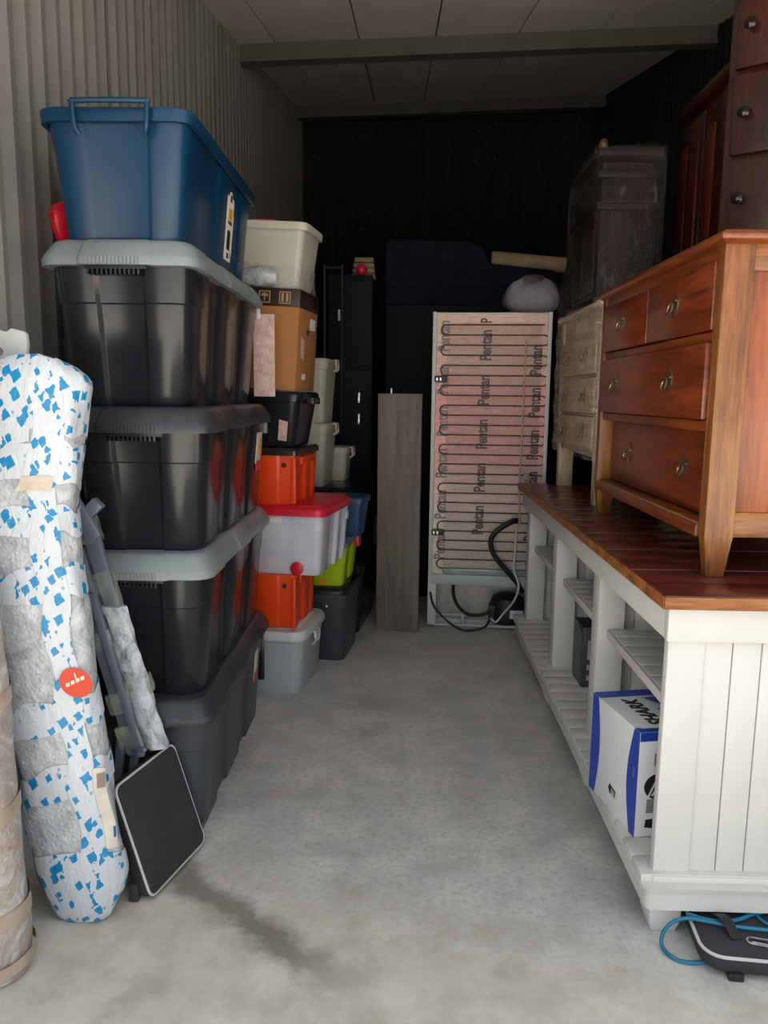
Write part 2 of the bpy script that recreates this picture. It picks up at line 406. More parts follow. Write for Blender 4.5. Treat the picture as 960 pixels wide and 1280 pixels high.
# ceiling: a deck with insulation boards in strips that run to the back
def slab(x0, x1, y0, y1, lo, hi):
    p = [(x, y, zc(x, y)+h) for h in (lo, hi) for y in (y0, y1) for x in (x0, x1)]
    return MB().add(p, [(0, 2, 3, 1), (4, 5, 7, 6), (0, 1, 5, 4), (2, 6, 7, 3), (0, 4, 6, 2), (1, 3, 7, 5)])
ceil = struct(slab(XL-.06, XR+.06, Y0, Y1+.06, .035, .07).build('ceiling', M_PURL, smooth=False))
seams = [XL-.02, -.85, -.30, .20, .74, 1.27, 1.80, XR+.02]
ybreaks = [Y0, 3.3, 5.45, 8.25, Y1]
for a, b in zip(seams[:-1], seams[1:]):
    for c, d in zip(ybreaks[:-1], ybreaks[1:]):
        slab(a+.005, b-.005, c+.003, d-.003, 0, .037).build('ceiling_panel', M_CEIL, ceil, smooth=False)
for k, y in enumerate((3.35, 5.45, 8.3)):
    if k == 0: continue
    h = .115
    p = MB()
    vs = [(x, yy, zc(x, y)+dz) for x in (XL, XR) for yy, dz in ((y-.035, .02), (y+.035, .02), (y+.035, -h), (y-.035, -h))]
    p.add(vs, [(0, 1, 2, 3), (4, 7, 6, 5), (0, 4, 5, 1), (1, 5, 6, 2), (2, 6, 7, 3), (3, 7, 4, 0)])
    # lower lip of the purlin
    vs = [(x, yy, zc(x, y)+dz) for x in (XL, XR) for yy, dz in ((y-.06, -h+.002), (y+.035, -h+.002), (y+.035, -h-.012), (y-.06, -h-.012))]
    p.add(vs, [(0, 1, 2, 3), (4, 7, 6, 5), (0, 4, 5, 1), (1, 5, 6, 2), (2, 6, 7, 3), (3, 7, 4, 0)])
    struct(p.build('trim_%d' % (k+1), M_PURL, smooth=False))

# ================================================================== BIG TOTES, LEFT STACK
def tote_poly(W, L, r, fr=None, sides=(), fd=.012, sd=.012):
    """rounded rectangle with a recess in each short face (half width fr) and recesses in the long faces"""
    P = []; e = .003
    def seg_short(y, sgn):
        if fr is None: return []
        q = [(-fr, 0), (-fr+.012, fd), (fr-.012, fd), (fr, 0)]
        if sgn > 0: q = [(-x, d) for x, d in q]
        return [(x, y-sgn*d, e, 1) for x, d in q]
    P.append((-W/2, -L/2, r, 5)); P += seg_short(-L/2, -1); P.append((W/2, -L/2, r, 5))
    for yc, hw in sides:
        P += [(W/2, yc-hw, e, 1), (W/2-sd, yc-hw+.012, e, 1), (W/2-sd, yc+hw-.012, e, 1), (W/2, yc+hw, e, 1)]
    P.append((W/2, L/2, r, 5)); P += seg_short(L/2, 1); P.append((-W/2, L/2, r, 5))
    for yc, hw in reversed(sides):
        P += [(-W/2, yc+hw, e, 1), (-W/2+sd, yc+hw-.012, e, 1), (-W/2+sd, yc-hw+.012, e, 1), (-W/2, yc-hw, e, 1)]
    return round_poly(P)
def big_tote(label, z0, h, xc, lidmat, bodymat=M_BLK, yc=2.67, rz=0):
    t = thing('storage_tote', label, 'storage tote', (xc, yc, z0), rz, 'large lidded totes in the tall stack')
    W, L, r = .405, 1.03, .085
    poly = tote_poly(W, L, r, .075, ((-.22, .085), (.16, .085)))
    hb = h-.05; b0, b1, k = .84, .97, .70
    zs = [(0, b0-.02), (.008, b0), (hb*k, b0+(b1-b0)*k), (hb*k+.004, b0+(b1-b0)*k+.016), (hb, b1+.016)]
    body = MB().loft([ring(poly, z, s, 1-(1-s)*.55) for z, s in zs])
    body.build('body', bodymat, t)
    # lid: skirt, shoulder and raised top
    lp = tote_poly(W+.035, L+.035, r+.012, .105, ((-.22, .12), (.20, .12)), fd=-.012, sd=.006)
    mb = MB().loft([ring(lp, hb-.022, 1, 1), ring(lp, hb-.004, 1.005, 1.002), ring(lp, hb+.006, .985, .995), ring(lp, hb+.034, .915, .962), ring(lp, hb+.046, .87, .945), ring(lp, h, .83, .93)])
    lid = mb.build('lid', lidmat, t)
    for s in (-1, 1):
        g = MB()
        for i in range(14):
            x = -.075+i*.0105
            y = s*(L/2+.026); g.box(x, x+.0055, min(y, y+s*.008), max(y, y+s*.008), hb-.021, hb-.0005)
        g.build('grip_ribs', lidmat, lid, smooth=False)
        g = MB().box(-.085, .085, min(s*(L/2-.01), s*(L/2+.020)), max(s*(L/2-.01), s*(L/2+.020)), hb-.032, hb-.022)
        for i in range(12):
            x = -.078+i*.0125
            g.box(x, x+.006, min(s*(L/2-.02), s*(L/2+.018)), max(s*(L/2-.02), s*(L/2+.018)), hb-.046, hb-.030)
        g.build('handle', bodymat, t, smooth=False)
    return t
T5 = big_tote('charcoal tote with black lid at the floor, lowest of the tall stack', 0, .447, -.765, M_BLKLID, M_CHAR)
T4 = big_tote('glossy black tote with pale grey lid, second up from the floor', .447, .445, -.757, M_GRYLID)
T3 = big_tote('glossy black tote with black lid, between two grey-lidded totes', .892, .420, -.747, M_BLKLID)
T2 = big_tote('glossy black tote with grey lid directly under the open blue tub', 1.312, .452, -.775, M_GRYLID)
# corner foot of the lowest tote, hanging end handle, latches and stickers
MB().box(.10, .168, -.515, -.40, 0, .028).build('foot', M_CHAR, T5, .004)
MB().box(.168, .196, .49, .505, .13, .32).build('latch', M_BLK, T5, .004)
MB().box(.168, .20, .50, .528, .30, .37).build('latch', M_GRYLID, T3, .004)
def side_label(t, y0, y1, z0, z1, x, dx, mat):
    return MB().add([(x, y0, z0), (x, y1, z0), (x+dx, y1, z1), (x+dx, y0, z1), (x-.002, y0, z0), (x-.002, y1, z0), (x-.002+dx, y1, z1), (x-.002+dx, y0, z1)],
                    [(0, 1, 2, 3), (4, 7, 6, 5), (0, 4, 5, 1), (3, 2, 6, 7), (0, 3, 7, 4), (1, 5, 6, 2)]).build('sticker', mat, t, smooth=False)
s = side_label(T3, .31, .41, .19, .31, .187, .010, M_PAPER)
side_label(T3, .31, .41, .16, .20, .188, .004, M_RED); side_label(T3, .35, .40, .22, .29, .194, .005, M_YEL)
side_label(T5, .30, .36, .20, .32, .187, .010, M_PAPER); side_label(T5, .30, .36, .19, .23, .188, .006, M_RED)
# printed card hanging at the far end of the upper black tote
MB().box(.175, .262, .512, .520, .03, .36).build('hanging_card', M_PAPERPINK, T2, .002)
MB().box(.19, .205, .508, .513, .34, .40).build('hanging_tab', M_PAPER, T2, .001)

# open blue tub on top of the stack
t = thing('storage_tub', 'open blue plastic tub on the topmost grey lid', 'storage tub', (-.765, 2.60, 1.765))
poly = tote_poly(.395, .92, .05, None, ()); 
pf = tote_poly(.395, .92, .05, .10, ((-.16, .11), (.20, .09)), fd=.006, sd=.006)
hb = .325; rg = [ring(poly, 0, .80, .92), ring(poly, .01, .82, .935)]
body = MB().loft([ring(pf, z, s, 1-(1-s)*.4) for z, s in ((0, .80), (.01, .825), (.235, .925), (.25, .94), (hb-.03, .965))] , True, False)
body.loft([ring(pf, hb-.03, .965, .985), ring(pf, hb-.02, .93, .97), ring(pf, .02, .80, .92)], False, True)
body.build('body', M_BLUE, t)
rim = MB().loft([ring(poly, hb-.034, .985, .995), ring(poly, hb-.034, 1.05, 1.02), ring(poly, hb-.004, 1.06, 1.025), ring(poly, hb, 1.05, 1.02), ring(poly, hb, .97, .985), ring(poly, hb-.034, .965, .983)], False, False)
rim.f += []; rim.build('rim', M_BLUE, t)
for s in (-1, 1):
    y = s*.475
    MB().tube(smooth_pts([(-.088, y, hb-.07), (-.095, y+s*.012, hb-.05), (-.098, y+s*.012, hb+.002), (-.085, y+s*.012, hb+.010), (.085, y+s*.012, hb+.010), (.098, y+s*.012, hb+.002), (.095, y+s*.012, hb-.05), (.088, y, hb-.07)], 4), .0075, 8).build('handle', M_BLUE, t)
lb = MB().prism([(-.045, 0), (.045, 0), (.045, .02), (.052, .03), (.052, .15), (.045, .17), (.045, .205), (.02, .205), (.012, .222), (-.012, .222), (-.02, .205), (-.045, .205)], .0015,
                frame_M((.1655, .11, .035), (0, 1, 0), (.10, 0, 1))).build('sticker', M_PAPER, t, smooth=False)
for (a, b, c, d, mt) in ((-.022, .03, .135, .17, M_YEL), (-.022, .03, .118, .13, M_BRNINK), (-.025, .02, .035, .095, M_BLKINK), (-.01, .012, .085, .10, M_BLKINK), (-.015, .01, .008, .026, M_BLKINK), (-.012, .012, .19, .213, M_BLKINK), (.024, .036, .012, .03, M_GREYINK)):
    MB().prism([(a, c), (b, c), (b, d), (a, d)], .0008, frame_M((.1672, .11, .035), (0, 1, 0), (.10, 0, 1))).build('print', mt, lb, smooth=False)

# red plastic scoop wedged behind the blue tub
t = thing('red_bucket', 'red plastic bucket wedged between blue tub and corrugated wall', 'bucket', (-1.025, 2.46, 1.77), 0)
mb = MB().loft([[(math.cos(a)*.033*s, math.sin(a)*.09*s, z) for a in [2*PI*k/20 for k in range(20)]] for z, s in ((0, .6), (.01, .75), (.07, 1.2), (.11, 1.25), (.13, 1.1), (.15, .6))])
mb.build('shell', M_RED, t)
MB().tube([(math.cos(a)*.042, math.sin(a)*.115, .105) for a in [2*PI*k/20 for k in range(20)]], .004, 6, True).build('rim', M_RED, t)

# ================================================================== SECOND LEFT STACK (turned a little to the right)
def corner_thing(name, label, cat, xr, yr, z, w, l, yaw, group=None):
    """thing whose near right bottom corner stands at (xr, yr)"""
    R = Matrix.Rotation(yaw, 2); c = Vector((xr, yr))+R @ Vector((-w/2, l/2))
    return thing(name, label, cat, (c.x, c.y, z), yaw, group)
def small_bin(name, label, cat, xr, yr, z, w, l, h, yaw, bodymat, lidmat, taper=.88, r=.04, lid_h=.035, over=.012, sides=(), sd=.008, group=None, front=None, round_lid=False):
    t = corner_thing(name, label, cat, xr, yr, z, w, l, yaw, group)
    poly = tote_poly(w, l, r, front, sides, fd=.006, sd=sd)
    hb = h-lid_h
    MB().loft([ring(poly, zz, s, s) for zz, s in ((0, taper-.02), (.008, taper), (hb*.93, 1-(1-taper)*.08), (hb*.94, 1.012), (hb+.006, 1.015))]).build('body', bodymat, t)
    if lidmat:
        lp = rrect(w+over*2, l+over*2, r+over)
        mid = (hb+lid_h*.62, 1.0)
        MB().loft([ring(lp, hb-.004, 1, 1), ring(lp, hb+lid_h*.55, 1.004, 1.004), ring(lp, hb+lid_h*.8, .98, .98), ring(lp, hb+lid_h, .93, .93)] if not round_lid else
                  [ring(lp, hb-.004, 1, 1), ring(lp, hb+lid_h*.4, 1.004, 1.004), ring(lp, hb+lid_h*.75, .97, .97), ring(lp, hb+lid_h*.8, .80, .80), ring(lp, hb+lid_h, .77, .77)]).build('lid', lidmat, t)
    return t
YA = math.radians(-9)
def clip(t, w, z, mat, y=0, s=1):
    mb = MB().tube(smooth_pts([(w/2+.006, y-.03, z+.012), (w/2+.022, y-.032, z+.016), (w/2+.024, y-.03, z-.03), (w/2+.008, y-.028, z-.045)], 4), .005, 6)
    mb.tube(smooth_pts([(w/2+.006, y+.03, z+.012), (w/2+.022, y+.032, z+.016), (w/2+.024, y+.03, z-.03), (w/2+.008, y+.028, z-.045)], 4), .005, 6)
    mb.box(w/2+.018, w/2+.028, y-.035, y+.035, z-.012, z+.020)
    mb.build('clip', mat, t)
a1 = small_bin('storage_bin', 'pale grey lidded bin on the floor under an orange crate', 'storage bin', -.425, 3.30, 0, .42, .40, .312, YA, M_GREYP, M_WHITEP, .92, .05, .05, .014, round_lid=True)
clip(a1, .42, .245, M_WHITEP, -.02)
def crate(label, xr, yr, z, w, l, h, yaw, lidmat):
    t = corner_thing('plastic_crate', label, 'crate', xr, yr, z, w, l, yaw, 'orange crates')
    poly = tote_poly(w, l, .02, w*.26, ((-.06, .05), (.09, .03)), fd=-.006, sd=.012)
    hb = h-(.03 if lidmat else 0)
    MB().loft([ring(poly, zz, s, s) for zz, s in ((0, .93), (.006, .95), (hb*.97, 1), (hb, 1))]).build('body', M_ORANGE, t)
    MB().lathe([(.011, 0), (.011, .003), (.006, .003)], 14, frame_M((w*.33, -l/2-.0, hb*.80), (1, 0, 0), (0, 0, 1))).build('rivet_hole', M_BRNINK, t)
    for s in (-1, 1):
        MB().box(s*w*.47-.010, s*w*.47+.010, -l/2-.006, -l/2+.02, hb*.02, hb*.95).build('corner_rib', M_ORANGE, t, .003)
    MB().box(w/2-.006, w/2+.008, -.10, .12, hb*.80, hb*.95).build('handle', M_ORANGE, t, .003)
    if lidmat:
        lp = rrect(w+.02, l+.02, .02); d = MB().loft([ring(lp, hb-.002), ring(lp, hb+.018, 1.002, 1.002), ring(lp, hb+.024, .98, .98), ring(lp, h, .95, .95)])
        lo = d.build('lid', lidmat, t)
        for x in (-.07, 0, .07): MB().box(x-.012, x+.012, -l*.42, l*.42, h-.002, h+.004).build('lid_rib', lidmat, lo, .002)
        MB().box(-w/2+.02, -w/2+.05, -l/2-.018, -l/2, hb-.05, hb+.012).build('latch', lidmat, t, .003)
    return t
a2 = crate('orange crate without lid, squeezed under the clear tote', -.452, 3.31, .312, .30, .34, .246, YA, None)
# frosted tote with red lid
w_, l_ = .50, .47
a3 = corner_thing('clear_tote', 'frosted clear tote with red lid and red wheels', 'storage tote', -.330, 3.285, .558, w_, l_, math.radians(-11))
poly = tote_poly(w_, l_, .035, None, ((-.02, .07), (.15, .05)), sd=.018)
MB().loft([ring(poly, z, s, s) for z, s in ((0, .90), (.006, .915), (.26, .985), (.272, 1.0), (.285, 1.0))]).build('body', M_CLEAR, a3)
lp = rrect(w_+.03, l_+.03, .045)
MB().loft([ring(lp, .268), ring(lp, .288, 1.005, 1.005), ring(lp, .300, .98, .98), ring(lp, .305, .93, .93), ring(lp, .314, .90, .90)]).build('lid', M_RED, a3)
for x in (-.13, .13):
    MB().lathe([(.0, 0), (.026, 0), (.030, .006), (.030, .016), (.022, .02), (0, .02)], 18, frame_M((x, -l_/2*.92+.002, .030), (1, 0, 0), (0, 0, 1))).build('wheel', M_RED, a3)
MB().box(.0, .06, -l_/2-.004, -l_/2+.004, .236, .258).build('sticker', M_PAPER, a3, smooth=False)
MB().box(w_/2-.002, w_/2+.004, .16, .20, .20, .24).build('sticker', M_PAPER, a3, smooth=False)
a4 = crate('orange crate with smoky brown lid standing on the red lid', -.450, 3.32, .872, .30, .36, .248, YA, M_SMOKE)
a5 = small_bin('storage_bin', 'small tapered black bin between orange crate and cardboard box', 'storage bin', -.435, 3.33, 1.124, .32, .32, .24, YA, M_BLK, M_BLK, .80, .04, .03, .012)
MB().box(.165, .20, -.06, .05, .185, .215).build('handle', M_BLK, a5, .004)
MB().add([(.06, -.149, .03), (.10, -.149, .025), (.11, -.158, .11), (.07, -.158, .12)], [(0, 1, 2, 3)]).build('sticker', M_PAPERPINK, a5, smooth=False)
MB().add([(-.04, -.160, .12), (.005, -.160, .12), (.005, -.164, .165), (-.04, -.164, .165)], [(0, 1, 2, 3)]).build('sticker', M_PAPER, a5, smooth=False)
# cardboard box
a6 = corner_thing('cardboard_box', 'tall brown cardboard box with dark printed band at its top', 'cardboard box', -.452, 3.34, 1.366, .34, .30, YA)
a6.rotation_euler = (0, math.radians(3.5), YA); a6.location.z = 1.377
bx = B(-.17, .17, -.15, .15, 0, .355).build('carton', M_CARD, a6, .003)
MB().box(-.172, .172, -.152, .152, .350, .425).build('printed_band', M_CARDTAPE, a6, .002)
for x in (-.10, -.01, .08):
    fr = MB()
    for (p, q, r_, s_) in ((0, .05, 0, .004), (0, .05, .046, .05), (0, .004, 0, .05), (.046, .05, 0, .05)): fr.box(x+p, x+q, -.1535, -.152, .362+r_, .362+s_)
    if x < -.05: fr.prism([(.025, .012), (.04, .012), (.04, .016), (.028, .018), (.028, .026), (.038, .042), (.012, .042), (.022, .026), (.022, .018)], .0012, frame_M((x, -.1522, .362), (1, 0, 0), (0, 0, 1)))
    elif x < .05: fr.prism([(.008, .028), (.042, .028), (.036, .038), (.025, .042), (.014, .038)], .0012, frame_M((x, -.1522, .362), (1, 0, 0), (0, 0, 1))); fr.box(x+.023, x+.027, -.1535, -.152, .370, .392)
    else:
        for d in (.010, .030): fr.box(x+d, x+d+.010, -.1535, -.152, .370, .405)
    fr.build('handling_icon', M_CARDINK, a6, smooth=False)
MB().box(-.06, -.045, -.1515, -.150, .0, .35).build('flap_seam', M_CARDTAPE, a6, smooth=False).scale = (.12, 1, 1)
MB().prism([(0, .02), (.05, .0), (.05, .085), (0, .105)], .001, frame_M((.1708, -.10, .13), (0, 1, 0), (0, 0, 1))).build('sticker', M_PAPERPINK, a6, smooth=False)
MB().box(.170, .1715, .03, .11, .27, .32).build('sticker', M_PAPER, a6, smooth=False)
MB().box(.170, .1715, -.06, -.01, .05, .075).build('sticker', M_PAPER, a6, smooth=False)
MB().box(.170, .1715, -.02, .02, .245, .268).build('sticker', M_BRNINK, a6, smooth=False)
# cream tub and bubble wrap bundle on top of the cardboard box
M_TOP = Matrix.Translation(a6.location) @ a6.rotation_euler.to_matrix().to_4x4()      # the leaning box
def on_box(o, x, y, z): o.location = M_TOP @ Vector((x, y, z)); o.rotation_euler = a6.rotation_euler
a7 = thing('storage_tub', 'cream plastic tub wrapped at its foot, on the cardboard box', 'storage tub'); on_box(a7, .0, .016, .4248)
poly = tote_poly(.33, .27, .03, None, ())
MB().loft([ring(poly, zz, s_, s_) for zz, s_ in ((0, .84), (.008, .86), (.256, .99), (.259, 1.012), (.276, 1.015), (.276, .985), (.012, .835))]).build('body', M_CREAM, a7)
lp = rrect(.352, .292, .035)
MB().loft([ring(lp, .245), ring(lp, .275, 1.01, 1.01), ring(lp, .278, .97, .97), ring(lp, .262, .93, .93)], False, False).build('rim', M_CREAM, a7)
fl = MB(); n = 28; rngs = []
for i, (z, s) in enumerate(((.001, 1.10), (.03, 1.05), (.06, 1.0), (.10, 1.02))):
    rngs.append([(p[0]*(s+.03*math.sin(j*2.3+i)), p[1]*(s+.03*math.cos(j*1.9+i)), z+.008*math.sin(j*1.3)) for j, p in enumerate(ring(rrect(.31, .26, .05, 6), 0))])
fl.loft(rngs, False, False).build('film_wrap', M_FILM, a7)
t = thing('wrapped_bundle', 'small bubble-wrapped bundle in front of the cream tub', 'bundle'); on_box(t, -.015, -.160, .4245)
mb = MB(); prof = []
for i in range(9):
    u = i/8; rr = .04*math.sin(PI*(.12+.76*u))**.5
    prof.append([(-.085+.17*u, math.cos(a)*rr*(.8+.12*math.sin(5*a+i)), .042+math.sin(a)*rr*(1+.1*math.sin(4*a+2*i))) for a in [2*PI*k/16 for k in range(16)]])
mb.loft(prof).build('bubble_wrap', M_BUB_CLEAR, t)
t = thing('red_bowl', 'red plastic bowl poking out of the cream tub', 'bowl'); on_box(t, -.03, .016, .4370)
MB().lathe([(.05, 0), (.075, .03), (.088, .16), (.096, .274), (.091, .278), (.083, .16), (.05, .01)], 22).build('shell', M_RED, t)
MB().tube([(math.cos(2*PI*k/22)*.096, math.sin(2*PI*k/22)*.096, .275) for k in range(22)], .005, 6, True).build('rim', M_RED, t)

# ================================================================== THIRD LEFT STACK
YB = math.radians(-7)
b1 = small_bin('storage_bin', 'dark grey bin on the floor under the lime tote', 'storage bin', -.252, 3.76, 0, .38, .38, .385, YB, M_CHAR, M_BLK, .90, .045, .03, .006)
MB().lathe([(.006, 0), (.009, .004), (.0, .006)], 10, frame_M((.08, -.187, .29), (1, 0, 0), (0, 0, 1))).build('rivet', M_STEEL, b1)
b2 = small_bin('storage_tote', 'lime green tote with pale lid and red clip', 'storage tote', -.262, 3.79, .386, .42, .36, .235, YB, M_LIME, M_GRYLID, .90, .03, .03, .008, ((-.02, .06),), .014)
MB().box(.205, .236, .06, .13, .165, .225).build('clip', M_RED, b2, .006)
MB().lathe([(.004, 0), (.020, 0), (.020, .004), (.008, .005)], 14, frame_M((.09, -.163, .022), (1, 0, 0), (0, 0, 1))).build('wheel', M_YEL, b2)
b3 = small_bin('storage_tote', 'small navy blue tote on the pale lid of the lime tote', 'storage tote', -.182, 3.93, .622, .32, .20, .205, YB, M_NAVYP, M_NAVYP, .88, .03, .025, .010)
MB().box(.02, .055, -.099, -.096, .10, .14).build('sticker', M_PAPER, b3, smooth=False)
c1 = small_bin('storage_bin', 'long black bin on the floor behind the dark grey bin', 'storage bin', -.195, 4.22, 0, .44, .62, .41, YB, M_BLK, M_BLK, .88, .04, .03, .008)
c2 = small_bin('storage_bin', 'long black bin carrying the white lidded tubs', 'storage bin', -.255, 4.22, .411, .44, .62, .432, YB, M_BLK, M_BLK, .88, .04, .03, .008)
c3 = small_bin('storage_tub', 'tall off-white clip-lid tub standing directly on the black bin', 'storage tub', -.405, 4.23, .844, .30, .30, .352, YB, M_CREAM, M_CREAM, .87, .035, .04, .008, group='off-white clip-lid tubs')
c4_ = small_bin('storage_tub', 'tall off-white clip-lid tub stacked on top of another such tub', 'storage tub', -.405, 4.23, 1.197, .30, .30, .352, YB, M_CREAM, M_CREAM, .87, .035, .04, .008, group='off-white clip-lid tubs')
clip(c3, .31, .33, M_CREAM, .02); clip(c4_, .31, .33, M_CREAM, .02)
c5 = small_bin('storage_tub', 'small off-white clip-lid tub beside the tall tubs', 'storage tub', -.315, 4.56, .844, .20, .20, .20, YB, M_CREAM, M_CREAM, .86, .03, .03, .006, group='off-white clip-lid tubs')
clip(c5, .20, .18, M_CREAM, 0)

# ================================================================== DARK THINGS AT THE BACK
t = thing('garment_rack', 'slim black metal garment rack behind the white tubs', 'garment rack', (-.43, 4.98, 0))
for x in (-.055, .055): MB().tube([(x, 0, .02), (x, 0, 2.16)], .009, 8).build('post', plain('satin_black_metal', '#3a3c40', .3, .6), t)
MB().tube([(-.055, 0, 2.14), (.055, 0, 2.14)], .008, 8).build('rail', MATS['satin_black_metal'], t)
MB().box(-.09, .09, -.12, .12, 0, .025).build('base', M_MATTE, t, .005)
t = thing('speaker_cabinet', 'tall black cabinet with a white tag behind the garment rack', 'cabinet', (-.275, 5.32, 0))
MB().box(-.20, .09, -.20, .22, 0, 2.12).build('case', M_MATTE, t, .006)
MB().box(-.10, .085, -.208, -.20, 1.52, 2.08).build('panel', plain('dark_grille', '#191a20', .7, spec=.2), t, .003)
MB().box(-.10, .085, -.208, -.20, .25, 1.40).build('panel', MATS['dark_grille'], t, .003)
MB().box(-.135, -.105, -.206, -.20, 1.83, 1.90).build('tag', M_PAPER, t, smooth=False)
for z in (1.30, 1.16): MB().box(-.005, .012, -.214, -.206, z, z+.07).build('hinge', M_STEEL, t, .002)
t = thing('red_ball', 'small red ball on top of the tall black cabinet', 'ball', (-.262, 5.18, 2.12))
MB().lathe([(.038*math.sin(PI*k/12), .038-.038*math.cos(PI*k/12)) for k in range(13)], 18).build('shell', M_RED, t)
MB().tube([(math.cos(2*PI*k/20)*.0383, math.sin(2*PI*k/20)*.0383, .038) for k in range(20)], .001, 5, True).build('seam', M_BRNINK, t)
t = thing('folded_cloth', 'folded beige cloth beside the red ball', 'cloth', (-.245, 5.38, 2.12))
for i in range(4): MB().box(-.09+.006*i, .07-.004*i, -.09, .09, .035*i, .035*i+.034).build('fold', M_TAN, t, .012)
t = thing('black_wardrobe', 'low black wardrobe behind the fridge', 'wardrobe', (.42, 5.35, 0))
MB().box(-.52, .60, -.25, .28, 0, 1.93).build('carcass', M_MATTE, t, .006)
for x0, x1 in ((-.515, .04), (.045, .595)):
    d = MB().box(x0, x1, -.268, -.25, .05, 1.90).build('door', plain('black_door', '#0c0d0e', .55, spec=.15), t, .004)
    MB().box(x0+.03, x0+.045, -.285, -.268, 1.30, 1.40).build('handle', M_STEEL, d, .003)
t = thing('sofa_cushion', 'dark navy upholstered sofa back on the black wardrobe', 'sofa', (.42, 5.30, 1.93))
P = [(-.53, 0), (-.53, .40), (-.50, .43), (.02, .42), (.10, .38), (.16, .28), (.58, .24), (.60, .20), (.60, 0)]
sp = [Vector(p) for p in P]
MB().prism(P, .22, frame_M((0, .11, 0), (1, 0, 0), (0, 0, 1))).build('upholstery', M_NAVYF, t, .035, seg=3)
for z in (.13, ): MB().tube([(-.52, -.112, z), (.58, -.112, z)], .006, 6).build('seam', M_NAVYF, t)
t = thing('rolled_rug', 'rolled tan rug lying across the navy sofa back', 'rug', (.80, 5.30, 2.226), 0)
mb = MB(); mb.tube(smooth_pts([(-.205, 0, .030), (.0, 0, .014), (.28, 0, -.008)], 5), .05, 16); mb.build('roll', M_TAN, t)
sp = [(-.206, math.cos(a)*(.008+.0062*a/ (2*PI)*1.0)*1, .030+math.sin(a)*(.008+.0062*a/(2*PI))) for a in [k*.35 for k in range(108)]]
MB().tube(sp, .0025, 5).build('spiral_edge', plain('rug_backing', '#5d5140', .9), t)

# ------------------------------------------------------------------ grey-brown board
t = thing('wooden_board', 'tall grey-brown wooden board standing upright left of the fridge', 'board', (0, 4.305, 0), math.radians(-6))
MB().box(-.122, .122, 0, .055, 0, 1.363).build('board_face', M_GREYW, t, .003)
MB().box(-.1225, -.105, .002, .056, .01, 1.35).build('edge_strip', wood('grey_board_edge', '#5c534d', '#6b615b', '#776c66', 'z', .7, .6), t, .002)

# ------------------------------------------------------------------ fridge seen from behind
fr = thing('refrigerator', 'white refrigerator turned back to front with foil panel and coil', 'refrigerator', (.178, 4.385, 0), math.radians(-4.5))
FW, FH = .655, 1.815
cab = MB().box(0, FW, .03, .56, .30, FH); cab.box(0, FW, .20, .56, .03, .30)
cab.build('cabinet', M_FRWHITE, fr, .008)
MB().box(0, .022, 0, .03, .02, FH).build('edge_trim', M_FRWHITE, fr, .003)
MB().box(FW-.022, FW, 0, .03, .02, FH).build('edge_trim', M_FRWHITE, fr, .003)
bp = MB().box(.022, FW-.022, .022, .032, .315, FH-.012).build('foil_panel', M_FOIL, fr, smooth=False)
def pentan(u, z, mat, first=[None, None]):
    k = 0 if mat is M_BRNINK else 1
    if first[k] is None:
        first[k] = text_part('Pentan', .088, mat, bp, (0, 0, 0), (0, 0, 1), (-1, 0, 0), xs=.70, bold=.034)
        first[k].location = (u, .0212, z); return
    share(first[k], bp, (u, .0212, z))
for i in range(7):
    z = 1.50-.247*i+.03
    if z > .33: pentan(.325-.004*i, z+.02, M_BRNINK)
for i in range(6): pentan(.605, 1.47-.235*i, M_BRNINK)
for i in range(7): 
    z = 1.60-.238*i
    if z > .30: pentan(.092, z, M_GREYINK)
text_part('P', .088, M_BRNINK, bp, (.325, .0212, 1.755), (0, 0, 1), (-1, 0, 0), xs=.6, bold=.016)
# condenser: black serpentine tube and fine vertical wires
pts = []; zt, zb, nrow = 1.745, .36, 26
dz = (zt-zb)/(nrow-1)
for i in range(nrow):
    z = zt-dz*i; a, b = (.075, .615)
    row = [(b, z), (a, z)] if i % 2 == 0 else [(a, z), (b, z)]
    pts += [(row[0][0], .008, row[0][1]), (row[1][0], .008, row[1][1])]
    if i < nrow-1:
        x = row[1][0]; sg = -1 if x < .3 else 1
        for k in range(1, 6): pts.append((x+sg*math.sin(PI*k/6)*dz*.5, .008, z-dz*.5+math.cos(PI*k/6)*dz*.5))
MB().tube(pts, .0036, 6).build('condenser_coil', M_COIL, fr)
wr = MB()
for i in range(98):
    x = .085+i*.0053; wr.box(x-.0006, x+.0006, .0115, .0125, .345, 1.755)
o = wr.build('condenser_wires', M_WIRE, fr, smooth=False); o['kind'] = 'stuff'
for z in (1.43, .555):
    o = MB().box(.012, .085, .0, .02, z, z+.035).build('bracket', M_COIL, fr, .002)
    for x in (.025, .045): MB().box(x, x+.008, -.003, .0, z+.008, z+.024).build('slot', M_STEEL, o, smooth=False)
MB().tube(smooth_pts([(.515, .004, 1.66), (.512, .004, 1.2), (.508, .002, .80), (.52, -.004, .62)], 6), .0045, 6).build('capillary_tube', plain('tan_tube', '#b59a88', .4), fr)
for x, z in ((.545, .90), (.50, .66)):
    MB().lathe([(.0, 0), (.022, 0), (.026, .004), (.018, .008), (.0, .008)], 16, frame_M((x, .012, z), (1, 0, 0), (0, 0, 1))).build('grommet', plain('grommet_tan', '#a78f83', .5), fr)
